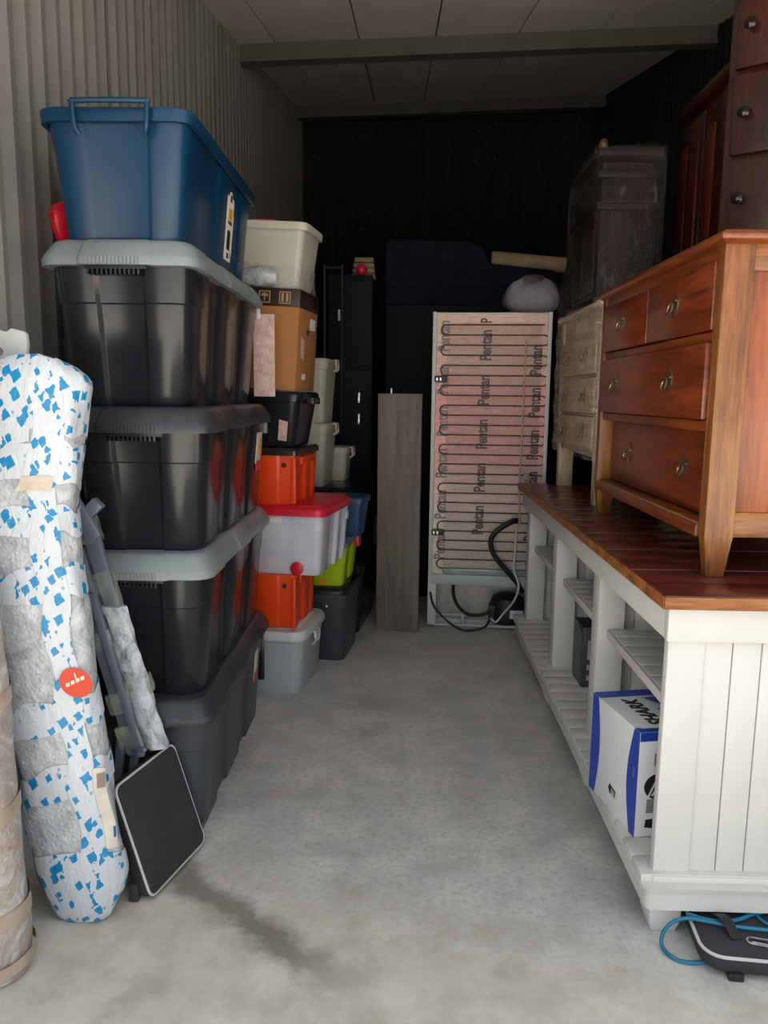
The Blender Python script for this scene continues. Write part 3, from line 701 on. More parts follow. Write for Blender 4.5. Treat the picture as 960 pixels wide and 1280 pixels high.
# lower bay
MB().box(.02, FW-.02, -.004, .03, .265, .325).build('cross_rail', M_FRGREEN, fr, .004)
MB().box(.085, .60, -.002, .004, .335, .362).build('glass_strip', plain('pale_teal_strip', '#8fa39f', .2), fr, .002)
MB().box(.03, FW-.03, .19, .20, .03, .28).build('bay_back_panel', plain('bay_foil', '#b9b3aa', .35, .3, var=.25, vscale=12), fr, smooth=False)
MB().box(.0, .05, -.002, .19, .02, .27).build('bay_side', M_FRWHITE, fr, .004)
MB().box(FW-.05, FW, -.002, .19, .02, .27).build('bay_side', M_FRWHITE, fr, .004)
MB().tube([(.04, .01, .02), (FW-.02, .01, .02)], .009, 8).build('base_rail', M_FRGREEN, fr)
MB().tube([(.05, .10, .055), (FW-.02, .10, .055)], .008, 8).build('base_rail', M_FRGREEN, fr)
MB().box(.0, FW, .10, .56, 0, .03).build('base_plate', M_FRWHITE, fr, .004)
cp = MB().lathe([(.0, 0), (.095, 0), (.105, .02), (.105, .11), (.09, .15), (.05, .17), (0, .175)], 22, Matrix.Translation((.47, .10, .03))).build('compressor', M_RUB, fr)
MB().box(.36, .42, .03, .10, .05, .14).build('relay_box', M_RUB, fr, .004)
MB().box(.48, .555, -.008, -.004, .075, .125).build('rating_label', plain('pale_blue_label', '#c5d2e0', .5), fr, smooth=False)
MB().tube(smooth_pts([(.50, .0, .655), (.46, -.03, .645), (.39, -.045, .60), (.355, -.045, .54), (.375, -.045, .46), (.44, -.04, .38), (.51, -.03, .30), (.545, -.01, .24)], 7), .015, 10).build('drain_hose', M_RUB, fr)
MB().tube(smooth_pts([(.50, -.012, .62), (.495, -.02, .48), (.49, -.05, .38), (.52, -.06, .29), (.50, -.05, .20), (.44, -.03, .11), (.40, -.03, .06), (.37, -.01, .075)], 7), .0065, 8).build('mains_cord', M_WHITEP, fr)
MB().tube(smooth_pts([(.15, .06, .28), (.15, .04, .20), (.18, .03, .13), (.24, .02, .085), (.33, .03, .085), (.38, .04, .12)], 7), .010, 8).build('cable', M_RUB, fr)
MB().tube(smooth_pts([(.015, -.01, .22), (.04, -.03, .14), (.12, -.05, .06), (.20, -.06, .015), (.28, -.05, .012), (.34, -.03, .03), (.37, .02, .07)], 7), .0065, 8).build('cable', M_RUB, fr)
MB().box(.20, .216, .02, .03, .03, .085).build('post', M_FRGREEN, fr, .002)
# pillow in plastic on the fridge
t = thing('wrapped_pillow', 'greyish pillow bagged in clear plastic on top of the fridge', 'pillow', (.76, 4.62, 1.822), 0)
def lump(W, D, H, seed, n=32, m=14):
    rn = random.Random(seed); ph = [rn.uniform(0, 6) for _ in range(6)]; rings = []
    for i in range(m+1):
        u = i/m; s = max(.02, math.sin(PI*(.02+.96*u)))**.26
        rings.append([(math.copysign(abs(math.cos(a))**.6, math.cos(a))*W/2*s*(1+.05*math.sin(3*a+ph[0]+5*u)+.035*math.sin(9*a+ph[3]+7*u)), math.copysign(abs(math.sin(a))**.6, math.sin(a))*D/2*s*(1+.06*math.sin(4*a+ph[1]+4*u)+.04*math.sin(11*a+ph[4]+9*u)), H*u*(1+.10*u*math.sin(2*a+ph[2]))) for a in [2*PI*k/n for k in range(n)]])
    return MB().loft(rings)
lump(.30, .22, .19, 3).build('pillow', plain('grey_lilac_cotton', '#77727e', .85, var=.2), t)
lump(.325, .245, .205, 5, 40, 14).build('plastic_bag', mat_film('bag_film', .22, '#d5d2d1', (30, 30, 7), .5), t)

# ================================================================== WHITE COUNTER TABLE
TB = thing('counter_table', 'long white shelf counter with dark planked wooden top', 'counter', (.650, 1.79, 0), -.008)
TL, TW, TH = 2.32, .54, .895
n = 17; pw = (TL+.06)/n
pb = None
for i in range(n):
    o = MB().box(-.022, TW+.02, -.03+i*pw+.0012, -.03+(i+1)*pw-.0012, .862+(.0006 if i % 3 == 1 else 0), TH-(.0008 if i % 2 else 0)).build('plank', M_WOODTOP, TB, .0025)
MB().box(-.0235, TW+.021, -.034, -.028, .862, TH-.003).build('edge_board', M_TOPEDGE, TB, .002)
for i in range(n):
    MB().box(-.026, -.0215, -.03+i*pw+.001, -.03+(i+1)*pw-.001, .8625, TH-.003).build('plank_end', M_TOPEDGE, TB, .001)
# friezes
MB().box(0, .022, .0, TL, .775, .863).build('frieze', M_WHITEPAINT, TB, .002)
MB().box(TW-.022, TW, .0, TL, .775, .863).build('frieze', M_WHITEPAINT, TB, .002)
MB().box(-.002, TW+.002, -.004, .022, .775, .863).build('frieze', M_WHITEPAINT, TB, .002)
MB().box(0, TW, TL-.022, TL, .775, .863).build('frieze', M_WHITEPAINT, TB, .002)
post_y = [.01, .745, 1.48, 2.21]
for y in post_y:
    for x in (.006 if y < .1 else .026, TW-.096): MB().box(x, x+.09, y, y+(.030 if y < .1 else .085), .15, .80).build('post', M_WHITEPAINT, TB, .004)
# planked dividers and end panels
npl = 5
for j, y in enumerate(post_y):
    yy = y+.006 if j == 0 else y+.05
    for i in range(npl):
        a = .094+i*(TW-.19)/npl; b = .094+(i+1)*(TW-.19)/npl
        MB().box(a+.001, b-.001, yy, yy+.016, .16, .79).build('panel_plank', M_WHITEPAINT, TB, .003)
# back boards
nb = 22
for i in range(nb):
    a = .09+i*(TL-.12)/nb
    MB().box(TW-.02, TW-.006, a+.001, a+(TL-.12)/nb-.001, .16, .79).build('back_plank', M_WHITEPAINT, TB, .002)
# upper shelves with slats
for a, b in zip(post_y[:-1], post_y[1:]):
    a2_, b2_ = a+(.085 if a > .1 else .03), b
    MB().box(.056, .068, a2_-.012, b2_+.012, .545, .574).build('shelf_rail', M_WHITEPAINT, TB, .002)
    k = 8; wd = (b2_-a2_)/k
    for i in range(k):
        MB().box(.066, TW-.03, a2_+i*wd+.004, a2_+(i+1)*wd-.004, .558, .577).build('shelf_slat', M_WHITEPAINT, TB, .002)
# bottom shelf, base moulding and feet
k = 27; wd = (TL+.02)/k
for i in range(k):
    MB().box(-.028, TW-.01, -.01+i*wd+.0035, -.01+(i+1)*wd-.0035, .150, .170).build('shelf_slat', M_WHITEPAINT, TB, .002)
def moulding(x0, x1, y0, y1): 
    p = rrect(x1-x0, y1-y0, .02, 3); c = ((x0+x1)/2, (y0+y1)/2); W, L = x1-x0, y1-y0
    def rg(z, o): return ring(rrect(W+2*o, L+2*o, .02+max(o, 0), 3), z, 1, 1, *c)
    return MB().loft([rg(.08, -.004), rg(.135, -.004), rg(.138, .008), rg(.150, .012), rg(.152, .0)])
moulding(-.020, TW+.012, -.022, TL+.012).build('base_moulding', M_WHITEPAINT, TB)
for y in (.0, .735, 1.47, 2.20):
    for x in (.0, TW-.09):
        def fq(z, i): return [(x+i, y+i, z), (x+.085-i, y+i, z), (x+.085-i, y+.09-i, z), (x+i, y+.09-i, z)]
        MB().loft([fq(0, .012), fq(.03, .004), fq(.085, 0)]).build('foot', M_WHITEPAINT, TB, .004)
# near ledge on the base in front of the end planks
MB().box(.0, TW, -.012, .03, .150, .168).build('base_ledge', M_WHITEPAINT, TB, .004)

# ================================================================== CHESTS OF DRAWERS
def ring_handle(parent, x, y, z, sc=1, tilt=.3):
    M = frame_M((x, y, z), (0, -1, 0), (0, 0, 1))      # local plate plane faces -x
    pl = [(0, .036), (.010, .022), (.020, .010), (.012, -.012), (.005, -.030), (0, -.034), (-.005, -.030), (-.012, -.012), (-.020, .010), (-.010, .022)]
    mb = MB(); mb.prism([(a*sc, b*sc) for a, b in pl], .003, M)
    mb.tube([M @ Vector((-.026*sc, .008*sc, .010)), M @ Vector((.026*sc, .008*sc, .010))], .0035, 8)
    for s in (-1, 1): mb.tube([M @ Vector((s*.018*sc, .008*sc, 0)), M @ Vector((s*.018*sc, .008*sc, .012))], .003, 6)
    h = mb.build('handle', M_BRASS, parent)
    pts = []
    for k in range(20):
        a = 2*PI*k/20; pts.append(M @ Vector((math.sin(a)*.019*sc, .006*sc-.019*sc+math.cos(a)*.019*sc, .012+tilt*.019*(1-math.cos(a)))))
    MB().tube(pts, .0028, 7, True).build('ring_pull', M_BRASS, h)
def chest(name, label, cat, loc, W, D, H, leg, post, m_top, m_post, m_rail, m_drawer, m_side, rows, rz=0, taper=.014, m_srail=None):
    """front at local x = 0 facing -x, near end at y = 0; rows: (z0, z1, x offset, number of drawers)"""
    t = thing(name, label, cat, loc, rz); px, py = post; m_srail = m_srail or m_rail
    # top with a moulded edge
    def tr(z, o): return [(-.012-o, -.015-o, z), (D+.01, -.015-o, z), (D+.01, W+.015+o, z), (-.012-o, W+.015+o, z)]
    MB().loft([tr(H-.032, -.010), tr(H-.024, .004), tr(H-.012, .006), tr(H-.006, .0), tr(H, -.006)]).build('top', m_top, t, .002)
    for x in (0, D-px):
        for y in (0, W-py):
            def sq(z, i): return [(x+i, y+i*.6, z), (x+px-i, y+i*.6, z), (x+px-i, y+py-i*.6, z), (x+i, y+py-i*.6, z)]
            MB().loft([sq(0, taper), sq(leg*.92, .002), sq(leg, 0), sq(H-.03, 0)]).build('leg', m_post, t, .003)
    for y0 in (.012, W-.028):
        MB().box(px-.002, D-px+.002, y0, y0+.016, leg+.06, H-.09).build('side_panel', m_side, t, .002)
        MB().box(px-.004, D-px+.004, y0-.006, y0+.022, leg, leg+.065).build('side_rail', m_srail, t, .003)
        MB().box(px-.004, D-px+.004, y0-.006, y0+.022, H-.095, H-.028).build('side_rail', m_srail, t, .003)
    MB().box(D-.02, D-.006, py-.004, W-py+.004, leg, H-.03).build('back_panel', m_side, t, .002)
    MB().box(.05, D-.02, .03, W-.03, leg+.012, leg+.02).build('bottom_board', m_side, t, .001)
    zs = sorted({z for r in rows for z in r[:2]})
    edges = [leg]+[z for r in sorted(rows) for z in (r[0], r[1])]+[H-.03]
    for a, b in zip(edges[0::2], edges[1::2]):
        if b-a > .004: MB().box(.008, .06, py-.004, W-py+.004, a+.001, b-.001).build('front_rail', m_rail, t, .003)
    for (z0, z1, xo, nd) in rows:
        wd = (W-2*py)/nd
        for i in range(nd):
            a, b = py+i*wd+.003, py+(i+1)*wd-.003
            d = MB().box(xo, xo+.024, a, b, z0+.002, z1-.002); d.box(xo+.022, D-.06, a+.012, b-.012, z0+.02, z1-.03)
            d = d.build('drawer', m_drawer, t, .003)
            if nd == 1: ys = (a+(b-a)*.235, a+(b-a)*.765)
            else: ys = ((a+b)/2,)
            for y in ys: ring_handle(d, xo, y, (z0+z1)/2+.008)
    return t
DR = chest('chest_of_drawers', 'honey oak chest of drawers with brass ring pulls on the counter', 'chest of drawers', (.785, 1.955, TH-.0006), 1.135, .425, .862, .105, (.075, .045),
           M_OAK, M_OAKV, M_OAK, M_OAKR, M_OAKS, ((.140, .372, .050, 1), (.402, .600, -.012, 1), (.628, .800, -.004, 2)), m_srail=M_OAKX)
# dusty ledge in front of the recessed lowest drawer
MB().box(-.004, .062, .045, 1.09, .105, .134).build('ledge', M_DUST, DR, .004)
MB().box(-.008, .010, .044, 1.091, .100, .1335).build('ledge_lip', M_OAK, DR, .003)
PC = chest('chest_of_drawers', 'pale limed chest of drawers bound in stretch film on the counter', 'chest of drawers', (.828, 3.265, TH-.0006), .80, .375, .858, .20, (.080, .055),
           M_PALEW, M_PALEWV, M_PALEW, M_PALEW, M_PALEW, ((.225, .375, -.006, 1), (.388, .545, -.006, 1), (.558, .720, -.006, 1)), taper=.003)
# stretch film round the pale chest
mb = MB(); nz = 12; prs = []
for i in range(nz+1):
    z = .19+i*(.66)/nz; o = .022+.004*math.sin(i*2.1)
    prs.append([(p.x+.1875, p.y+.40, z+.006*math.sin(j*.9)) for j, p in enumerate(rrect(.375+2*o+.01, .80+2*o, .03, 3))])
mb.loft(prs, False, False).build('stretch_film', M_FILM_PALE, PC)

# wrapped dark cabinet on the pale chest
t = thing('wrapped_cabinet', 'small dark wooden cabinet swathed in stretch film on the pale chest', 'cabinet', (.835, 3.48, TH+.858), 0)
MB().box(.02, .255, .02, .52, .0, .60).build('carcass', M_DKW2, t, .006)
for z in (.0, .40, .53, .62):
    MB().box(.0, .275, .0, .54, z, z+.035).build('moulding', M_DKW2, t, .008)
for y in (.06, .29): MB().box(.008, .022, y, y+.19, .06, .37).build('door', M_DKW2, t, .004)
MB().lathe([(.03, 0), (.034, .012), (.018, .02), (.022, .04), (.012, .06), (0, .064)], 16, Matrix.Translation((.04, .10, .655))).build('finial', wood('finial_wood', '#3a2013', '#4c2b1a', '#5e3722', 'z'), t)
mb = MB(); prs = []
for i in range(15):
    u = i/14; z = .005+u*.655; fl_ = max(0, .33-u)*.16
    prs.append([(p.x+.138-fl_*.3+.007*math.sin(j*1.7+i*1.1), p.y+.27+.007*math.cos(j*2.3+i*.7), z+.008*math.sin(j*2.1+i)) for j, p in enumerate(rrect(.30+fl_*1.0, .565+fl_, .03, 4))])
mb.loft(prs, False, True).build('stretch_film', mat_film('stretch_film_dark', .07, '#b5aaa6', (16, 16, 5), .56, 2), t)

# dark wardrobe and tall dark chest along the right wall
t = thing('tall_wardrobe', 'tall dark mahogany wardrobe with raised boards behind the chests', 'wardrobe', (1.335, 3.32, 0))
MB().box(.02, .60, 0, .66, 0, 2.66).build('carcass', M_DKW, t, .006)
MB().box(-.012, .61, -.012, .672, 2.66, 2.72).build('cornice', M_DKW, t, .015)
for y in (.02, .34):
    d = MB().box(0, .022, y, y+.30, .12, 2.62).build('door', M_DKW, t, .004)
    for k in (.03, .165): MB().box(-.012, .0, y+k, y+k+.105, .2, 2.52).build('raised_board', M_DKWR, d, .010)
t = thing('tall_chest', 'tall dark mahogany chest with round knobs beside the honey oak chest', 'chest of drawers', (1.215, 3.13, 0), math.atan2(-.6, .8))
MB().box(0, .62, .018, .21, 0, 2.86).build('carcass', M_DKW, t, .006)
MB().box(-.015, .635, -.012, .212, 2.86, 2.91).build('top', M_DKW, t, .015)
for i in range(9):
    z0 = .12+.305*i
    d = MB().box(.025, .595, -.006, .02, z0+.008, z0+.293).build('drawer', M_DKW, t, .008)
    for x in (.075, .545):
        MB().lathe([(.008, 0), (.008, .012), (.020, .018), (.022, .026), (.014, .033), (0, .035)], 16, frame_M((x, -.006, z0+.15), (1, 0, 0), (0, 0, 1))).build('knob', plain('dark_knob', '#1d1716', .15, .2), d)

# ================================================================== THINGS ON THE COUNTER SHELF
hb_ = thing('helmet_box', 'white and blue helmet carton lettered SHARK on the bottom shelf', 'box', (.652, 1.945, .1698), .19)
bxw, bxl, bxh = .25, .285, .302
MB().box(0, bxw, 0, bxl, 0, bxh).build('carton', M_BOXWHITE, hb_, .002)
def arc_panel(y0, y1, bow, n=10):
    """side print: straight outer edge at y0, bowed inner edge at y1"""
    P = [(y0, 0.001), (y0, bxh-.001)]
    P += [(y1+bow*math.sin(PI*k/n), bxh-.001-(bxh-.002)*k/n) for k in range(n+1)]
    return P
ML = frame_M((-.0002, 0, 0), (0, 1, 0), (0, 0, 1))
MLx = Matrix.Translation((-.0012, 0, 0)) @ frame_M((0, 0, 0), (0, 1, 0), (0, 0, 1))
MB().prism(arc_panel(bxl-.0005, bxl-.035, -.022), .001, MLx).build('printed_panel', M_BOXBLUE, hb_, smooth=False)
MB().prism(arc_panel(.0005, .030, .028), .001, MLx).build('printed_panel', M_BOXBLUE, hb_, smooth=False)
MT = frame_M((0, 0, bxh), (1, 0, 0), (0, 1, 0))
MB().prism([(.0, bxl-.045), (bxw-.001, bxl-.045), (bxw-.001, bxl-.001), (0, bxl-.001)], .0008, MT).build('printed_panel', M_BOXBLUE, hb_, smooth=False)
MB().prism([(.0, .0), (bxw-.001, .0), (bxw-.001, .022), (.02, .022), (.0, .03)], .0008, MT).build('printed_panel', M_BOXBLUE, hb_, smooth=False)
MB().prism([(.125, .14), (.21, .05), (.249, .05), (.249, .11), (.17, .225), (.125, .225), (.16, .16)], .0008, MT).build('printed_mark', M_BOXBLUE, hb_, smooth=False)
text_part('SHARK', .062, M_BLKINK, hb_, (.098, .035, bxh+.0008), (0, 1, 0), (-1, 0, 0), xs=.92, bold=.028, shear=.25)
ME = frame_M((0, -.0002, 0), (1, 0, 0), (0, 0, 1))
MB().prism([(.001, bxh-.026), (bxw-.001, bxh-.026), (bxw-.001, bxh-.001), (.001, bxh-.001)], .001, ME).build('printed_panel', M_BOXBLUE, hb_, smooth=False)
emb = MB().prism([(.02+.045+.045*math.cos(a), .145+.038*math.sin(a)) for a in [2*PI*k/24 for k in range(24)]], .0008, ME).build('printed_emblem', M_BLKINK, hb_, smooth=False)
for k in range(4): MB().prism([(.03+.012*k, .115+.004*k), (.036+.012*k, .115+.004*k), (.060+.014*k, .172-.002*k), (.056+.014*k, .172-.002*k)], .0014, ME).build('emblem_stripe', M_BOXWHITE, emb, smooth=False)
bc = MB()
for k in range(9): bc.prism([(.03, .070+.0045*k), (.055, .070+.0045*k), (.055, .0722+.0045*k), (.03, .0722+.0045*k)], .0008, ME)
bc.build('barcode', M_BLKINK, hb_, smooth=False)
MB().prism([(.028, .028), (.052, .024), (.058, .040), (.05, .052), (.03, .05)], .0008, ME).build('printed_mark', M_BLKINK, hb_, smooth=False)
MB().prism([(.075, .19), (.08, .19), (.08, .24), (.075, .24)], .0008, ME).build('printed_mark', M_GREYINK, hb_, smooth=False)
MB().prism([(.045, .205), (.05, .205), (.05, .24), (.045, .24)], .0008, ME).build('printed_mark', M_GREYINK, hb_, smooth=False)
MB().prism([(.018, .165), (.026, .165), (.026, .195), (.018, .195)], .0014, MLx).build('hand_slot', M_BOXWHITE, hb_, smooth=False)
MB().prism([(.115, .05), (.15, .05), (.16, .065), (.15, .08), (.145, .075), (.115, .07)], .0012, MLx).build('hand_hole', M_BLKINK, hb_, smooth=False)
MB().prism([(.10, .046), (.143, .046), (.143, .070), (.10, .066)], .0016, MLx).build('hand_hole_flap', M_BOXWHITE, hb_, smooth=False)

t = thing('appliance_box', 'dark grey printed appliance carton on the bottom shelf', 'box', (.762, 3.04, .1698), .02)
MB().box(0, .25, 0, .150, 0, .255).build('carton', M_DARKBOX, t, .003)
MB().box(.0, .25, .0, .150, .2545, .256).build('top_flap', M_BLKINK, t, smooth=False)
MY = frame_M((0, -.0002, 0), (1, 0, 0), (0, 0, 1))
pr = MB().prism([(.02, .12), (.07, .12), (.07, .20), (.02, .20)], .001, MY).build('printed_picture', plain('pale_grey_print', '#a7a6a4', .5), t, smooth=False)
MB().prism([(.03, .135), (.06, .135), (.06, .185), (.03, .185)], .0014, MY).build('picture_shape', M_DARKBOX, pr, smooth=False)
for z in (.03, .075): MB().prism([(.02, z), (.06, z), (.06, z+.022), (.02, z+.022)], .001, MY).build('printed_block', MATS['pale_grey_print'], t, smooth=False)
MB().prism([(.02, .02), (.13, .02), (.13, .23), (.02, .23)], .001, Matrix.Translation((-.0012, 0, 0)) @ frame_M((0, 0, 0), (0, 1, 0), (0, 0, 1))).build('printed_panel', plain('grey_brown_print', '#57514d', .45, var=.3, vscale=18), t, smooth=False)

# ------------------------------------------------------------------ soft black case under the counter
t = thing('padded_case', 'black padded case with grey piping lying under the counter', 'case', (.912, 1.775, .014), -.10)
p = rrect(.33, .30, .05, 7)
MB().loft([ring(p, 0, .94, .93), ring(p, .009, .985, .98), ring(p, .032, 1, 1), ring(p, .043, .985, .98), ring(p, .049, .93, .91), ring(p, .051, .6, .5)]).build('shell', M_BLKF, t)
MB().tube(ring(p, .043, .99, .987), .0042, 6, True).build('piping', M_PIPE, t)
for x, y in ((-.09, -.12), (.10, -.12), (-.09, .12), (.10, .12)):
    MB().box(x-.018, x+.018, y-.034, y+.02, -.014, .006).build('foot', M_RUB, t, .004)
CASE_INV = (Matrix.Translation(t.location) @ t.rotation_euler.to_matrix().to_4x4()).inverted()
mb = MB(); st = smooth_pts([CASE_INV @ Vector(q) for q in ((.800, 1.81, .0655), (.806, 1.782, .070), (.811, 1.762, .0785), (.815, 1.745, .085), (.820, 1.725, .084), (.825, 1.706, .074), (.828, 1.690, .0655))], 5)
vs = []
for q in st: vs += [q+Vector((-.013, -.003, 0)), q+Vector((.013, .003, 0)), q+Vector((.013, .003, .003)), q+Vector((-.013, -.003, .003))]
mb.loft([vs[i*4:i*4+4] for i in range(len(st))]).build('strap', M_RUB, t)
cb = thing('carabiner', 'silver wire carabiner lying on the padded case', 'carabiner', (.886, 1.678, .0675), -.30)
MB().tube(smooth_pts([(-.036, .0, 0), (-.028, .011, 0), (.0, .013, 0), (.03, .016, 0), (.04, .004, 0), (.032, -.012, 0), (.0, -.008, 0), (-.028, -.010, 0)], 5, True), .0027, 7, True).build('hook', M_STEEL, cb)
MB().tube([(-.026, -.009, .003), (.012, -.0085, .003)], .002, 6).build('gate', M_STEEL, cb)
cd = thing('cyan_cord', 'cyan blue cord looped over the padded case', 'cord', (0, 0, 0))
MB().tube(smooth_pts([(.80, 1.705, .006), (.760, 1.690, .006), (.715, 1.685, .006), (.684, 1.700, .006), (.668, 1.735, .010), (.676, 1.752, .035), (.700, 1.757, .060), (.735, 1.757, .0705), (.775, 1.748, .0705), (.815, 1.737, .0705), (.845, 1.730, .0705), (.88, 1.725, .0705), (.92, 1.720, .0705), (1.02, 1.715, .0705)], 8), .0050, 8).build('loop', M_CYAN, cd)
MB().tube(smooth_pts([(.742, 1.775, .0705), (.772, 1.757, .0705), (.800, 1.750, .0705), (.835, 1.750, .0705), (.870, 1.760, .0705), (.91, 1.780, .0705), (.98, 1.80, .0705)], 8), .0050, 8).build('loop', M_CYAN, cd)
MB().tube(smooth_pts([(.925, 1.81, .070), (.915, 1.775, .070), (.925, 1.745, .070), (.955, 1.738, .070), (1.02, 1.755, .070)], 8), .0038, 8).build('loop', M_CYAN, cd)

# ================================================================== LEFT FOREGROUND
# long parcel in bubble wrap and printed tape, leaning back against the totes
PA = thing('wrapped_parcel', 'tall leaning parcel in bubble wrap and blue-printed white tape', 'parcel', (-.80, 1.80, 0))
def psurf(th, u, off=0):
    """th: degrees from the side facing the door, u: 0 foot .. 1 top"""
    a = math.radians(th); 
    K = ((0, -.800, .100), (.07, -.800, .108), (.42, -.873, .118), (.75, -.925, .122), (.88, -.915, .135), (.97, -.905, .143), (1, -.905, .138))
    for (ua, xa, ha), (ub, xb, hb2) in zip(K[:-1], K[1:]):
        if ua <= u <= ub: f = (u-ua)/(ub-ua); cx = xa+(xb-xa)*f+.80; hw = ha+(hb2-ha)*f
    cy = .005+.085*u; z = u*1.425; hd = .044+.024*u
    e = .72
    if u < .10: k = (u/.10)**.45; k = .5+.5*k
    elif u > .955: k = max(.35, 1-((u-.955)/.045)**3*.35)
    else: k = 1
    lob = 1-.10*math.exp(-((th+22)/14)**2)*max(0, min(1, (u-.55)*3))
    wob = 1+.020*math.sin(9*u*PI+a*3)+.016*math.sin(23*u+a*7)+.012*math.sin(41*u-a*5)
    s, c = math.sin(a), -math.cos(a)
    x = math.copysign(abs(s)**e, s)*(hw*k*wob+off); y = math.copysign(abs(c)**e, c)*(hd*k*wob*lob+off)
    rz_ = math.radians(3); x, y = x*math.cos(rz_)-y*math.sin(rz_), x*math.sin(rz_)+y*math.cos(rz_)
    zz = z+.012*math.sin(a*2+1) * (1 if u > .05 else 0)
    return (cx+x, cy+y, max(0.001, zz)+ (off if u > .99 else 0))
NR, NA = 90, 72
MB().loft([[psurf(360*j/NA, max(.0, i/NR)) for j in range(NA)] for i in range(NR+1)]).build('bubble_wrap', M_BUB, PA)
def patch(t0, t1, u0, u1, off=.0025, slope=0, wav=.006, nt=None, nu=None):
    nt = nt or max(4, int(abs(t1-t0)/5)); nu = nu or max(3, int((u1-u0)*90))
    mb = MB(); o = 0
    for i in range(nu+1):
        for j in range(nt+1):
            th = t0+(t1-t0)*j/nt
            lo = u0+slope*(th/90)+wav*math.sin(th*.09+u0*50); hi = u1+slope*(th/90)+wav*math.sin(th*.11+u1*70)
            mb.v.append(psurf(th+(3*math.sin(i*.5) if abs(t1-t0) < 60 else 0), min(1, max(0, lo+(hi-lo)*i/nu)), off))
    for i in range(nu):
        for j in range(nt):
            a = i*(nt+1)+j; mb.f.append((a, a+1, a+nt+2, a+nt+1))
    return mb
for (u0, u1, sl) in ((0.0, .135, .015), (.235, .29, .03), (.355, .41, .03), (.585, .64, .02), (.70, .745, .01), (.79, .86, .0), (.875, 1.0, .0)):
    patch(-180, 180, u0, u1, .003, 0 if u0 in (0, .875) else sl, .006 if u0 else 0).build('tape_strip', M_TAPE, PA)
for t0, t1 in ((-98, -58), (8, 42)):
    patch(t0, t1, .0, .99, .0045).build('tape_strip', M_TAPE, PA)
# top lap of tape and orange sticker
patch(-60, 8, .86, .90, .0045).build('tape_strip', M_TAPE, PA)
def disc_on(th, u, r, mat, name, off, n=24):
    c = Vector(psurf(th, u, off)); e1 = (Vector(psurf(th+4, u, off))-Vector(psurf(th-4, u, off))).normalized(); e2 = (Vector(psurf(th, u+.02, off))-Vector(psurf(th, u-.02, off))).normalized()
    nrm = e1.cross(e2)
    if nrm.y > 0: e1 = -e1; nrm = -nrm
    M = frame_M(c, e1, e2)
    return MB().prism([(r*math.cos(2*PI*k/n), r*math.sin(2*PI*k/n)) for k in range(n)], .0015, M).build(name, mat, PA, smooth=False), M
st, MS = disc_on(34, .445, .038, M_ORST, 'sticker', .009)
for k, (a, b) in enumerate(((-.024, .0), (-.012, .006), (.0, .012), (.012, .018))):
    MB().prism([(a, b-.012), (a+.009, b-.008), (a+.009, b+.001), (a, b-.003)], .0022, MS).build('printed_mark', plain('pale_orange_print', '#f6cdbb', .5), st, smooth=False)
MB().prism([(.002, .0), (.005, .002), (.001, .026), (-.002, .026)], .0022, MS).build('printed_mark', MATS['pale_orange_print'], st, smooth=False)
lb = patch(40, 66, .145, .29, .0075, 0, .002).build('delivery_note', plain('cream_note', '#d3cabb', .55, var=.12, vscale=25), PA)
patch(42, 60, .245, .272, .0090, .02, .001).build('note_print', M_GREYINK, PA)
patch(58, 64, .165, .185, .0090, 0, 0).build('note_print', plain('teal_print', '#1c5f80', .5), PA)
patch(0, 34, .775, .80, .0065, 0, .001).build('paper_slip', plain('beige_slip', '#c4b5a5', .6, var=.15, vscale=40), PA)

# brownish bubble-wrapped roll at the far left
RO = thing('wrapped_roll', 'brownish bubble-wrapped roll standing by the doorway', 'roll', (-.918, 1.61, 0))
rings = []
for i in range(41):
    u = i/40; r0 = .072*(.82+.18*min(1, u*8))
    rings.append([(-.085*u+math.cos(a)*r0*(1+.04*math.sin(3*a+9*u)+.03*math.sin(20*u)), .10*u+math.sin(a)*r0*(1+.04*math.sin(4*a+12*u)), .0+u*.90+.004) for a in [2*PI*k/30 for k in range(30)]])
MB().loft(rings).build('bubble_wrap', M_BUB_BROWN, RO)
for u0, u1 in ((.04, .07), (.16, .20), (.42, .46), (.70, .74)):
    rr = []
    for i in range(5):
        u = u0+(u1-u0)*i/4
        rr.append([(-.085*u+math.cos(a)*.0765*(1+.03*math.sin(3*a+9*u)), .10*u+math.sin(a)*.0765*(1+.03*math.sin(4*a+12*u)), u*.90+.015*math.sin(a)) for a in [2*PI*k/30 for k in range(30)]])
    MB().loft(rr, False, False).build('tape_band', plain('tan_tape', '#a3917f', .3, var=.15, vscale=15), RO)

# white plastic panel behind the parcel
t = thing('plastic_panel', 'white plastic panel with cut-out handle standing behind the leaning parcel', 'tray', (-1.015, 2.02, 0), .0)
out = round_poly([(-.05, 0, .01, 2), (.055, 0, .01, 2), (.045, 1.43, .0, 1), (.052, 1.47, .004, 1), (.050, 1.502, .012, 3), (.012, 1.512, .01, 2), (.0, 1.502, .006, 2), (-.05, 1.515, .012, 3)])
mb = MB(); M = frame_M((0, 0, 0), (1, 0, 0), (0, 0, 1)); mb.prism([(p.x, p.y) for p in out], .018, M); mb.build('panel', M_WHITEP, t, .002)
MB().prism([(-.03+.020*math.cos(2*PI*k/16), 1.452+.014*math.sin(2*PI*k/16)) for k in range(16)], .0012, Matrix.Translation((0, -.0185, 0)) @ M).build('cut_out', M_GREYINK, t, smooth=False)
MB().prism([(-.012+.006*math.cos(2*PI*k/12), 1.425+.006*math.sin(2*PI*k/12)) for k in range(12)], .0012, Matrix.Translation((0, -.0185, 0)) @ M).build('screw_hole', M_GREYINK, t, smooth=False)

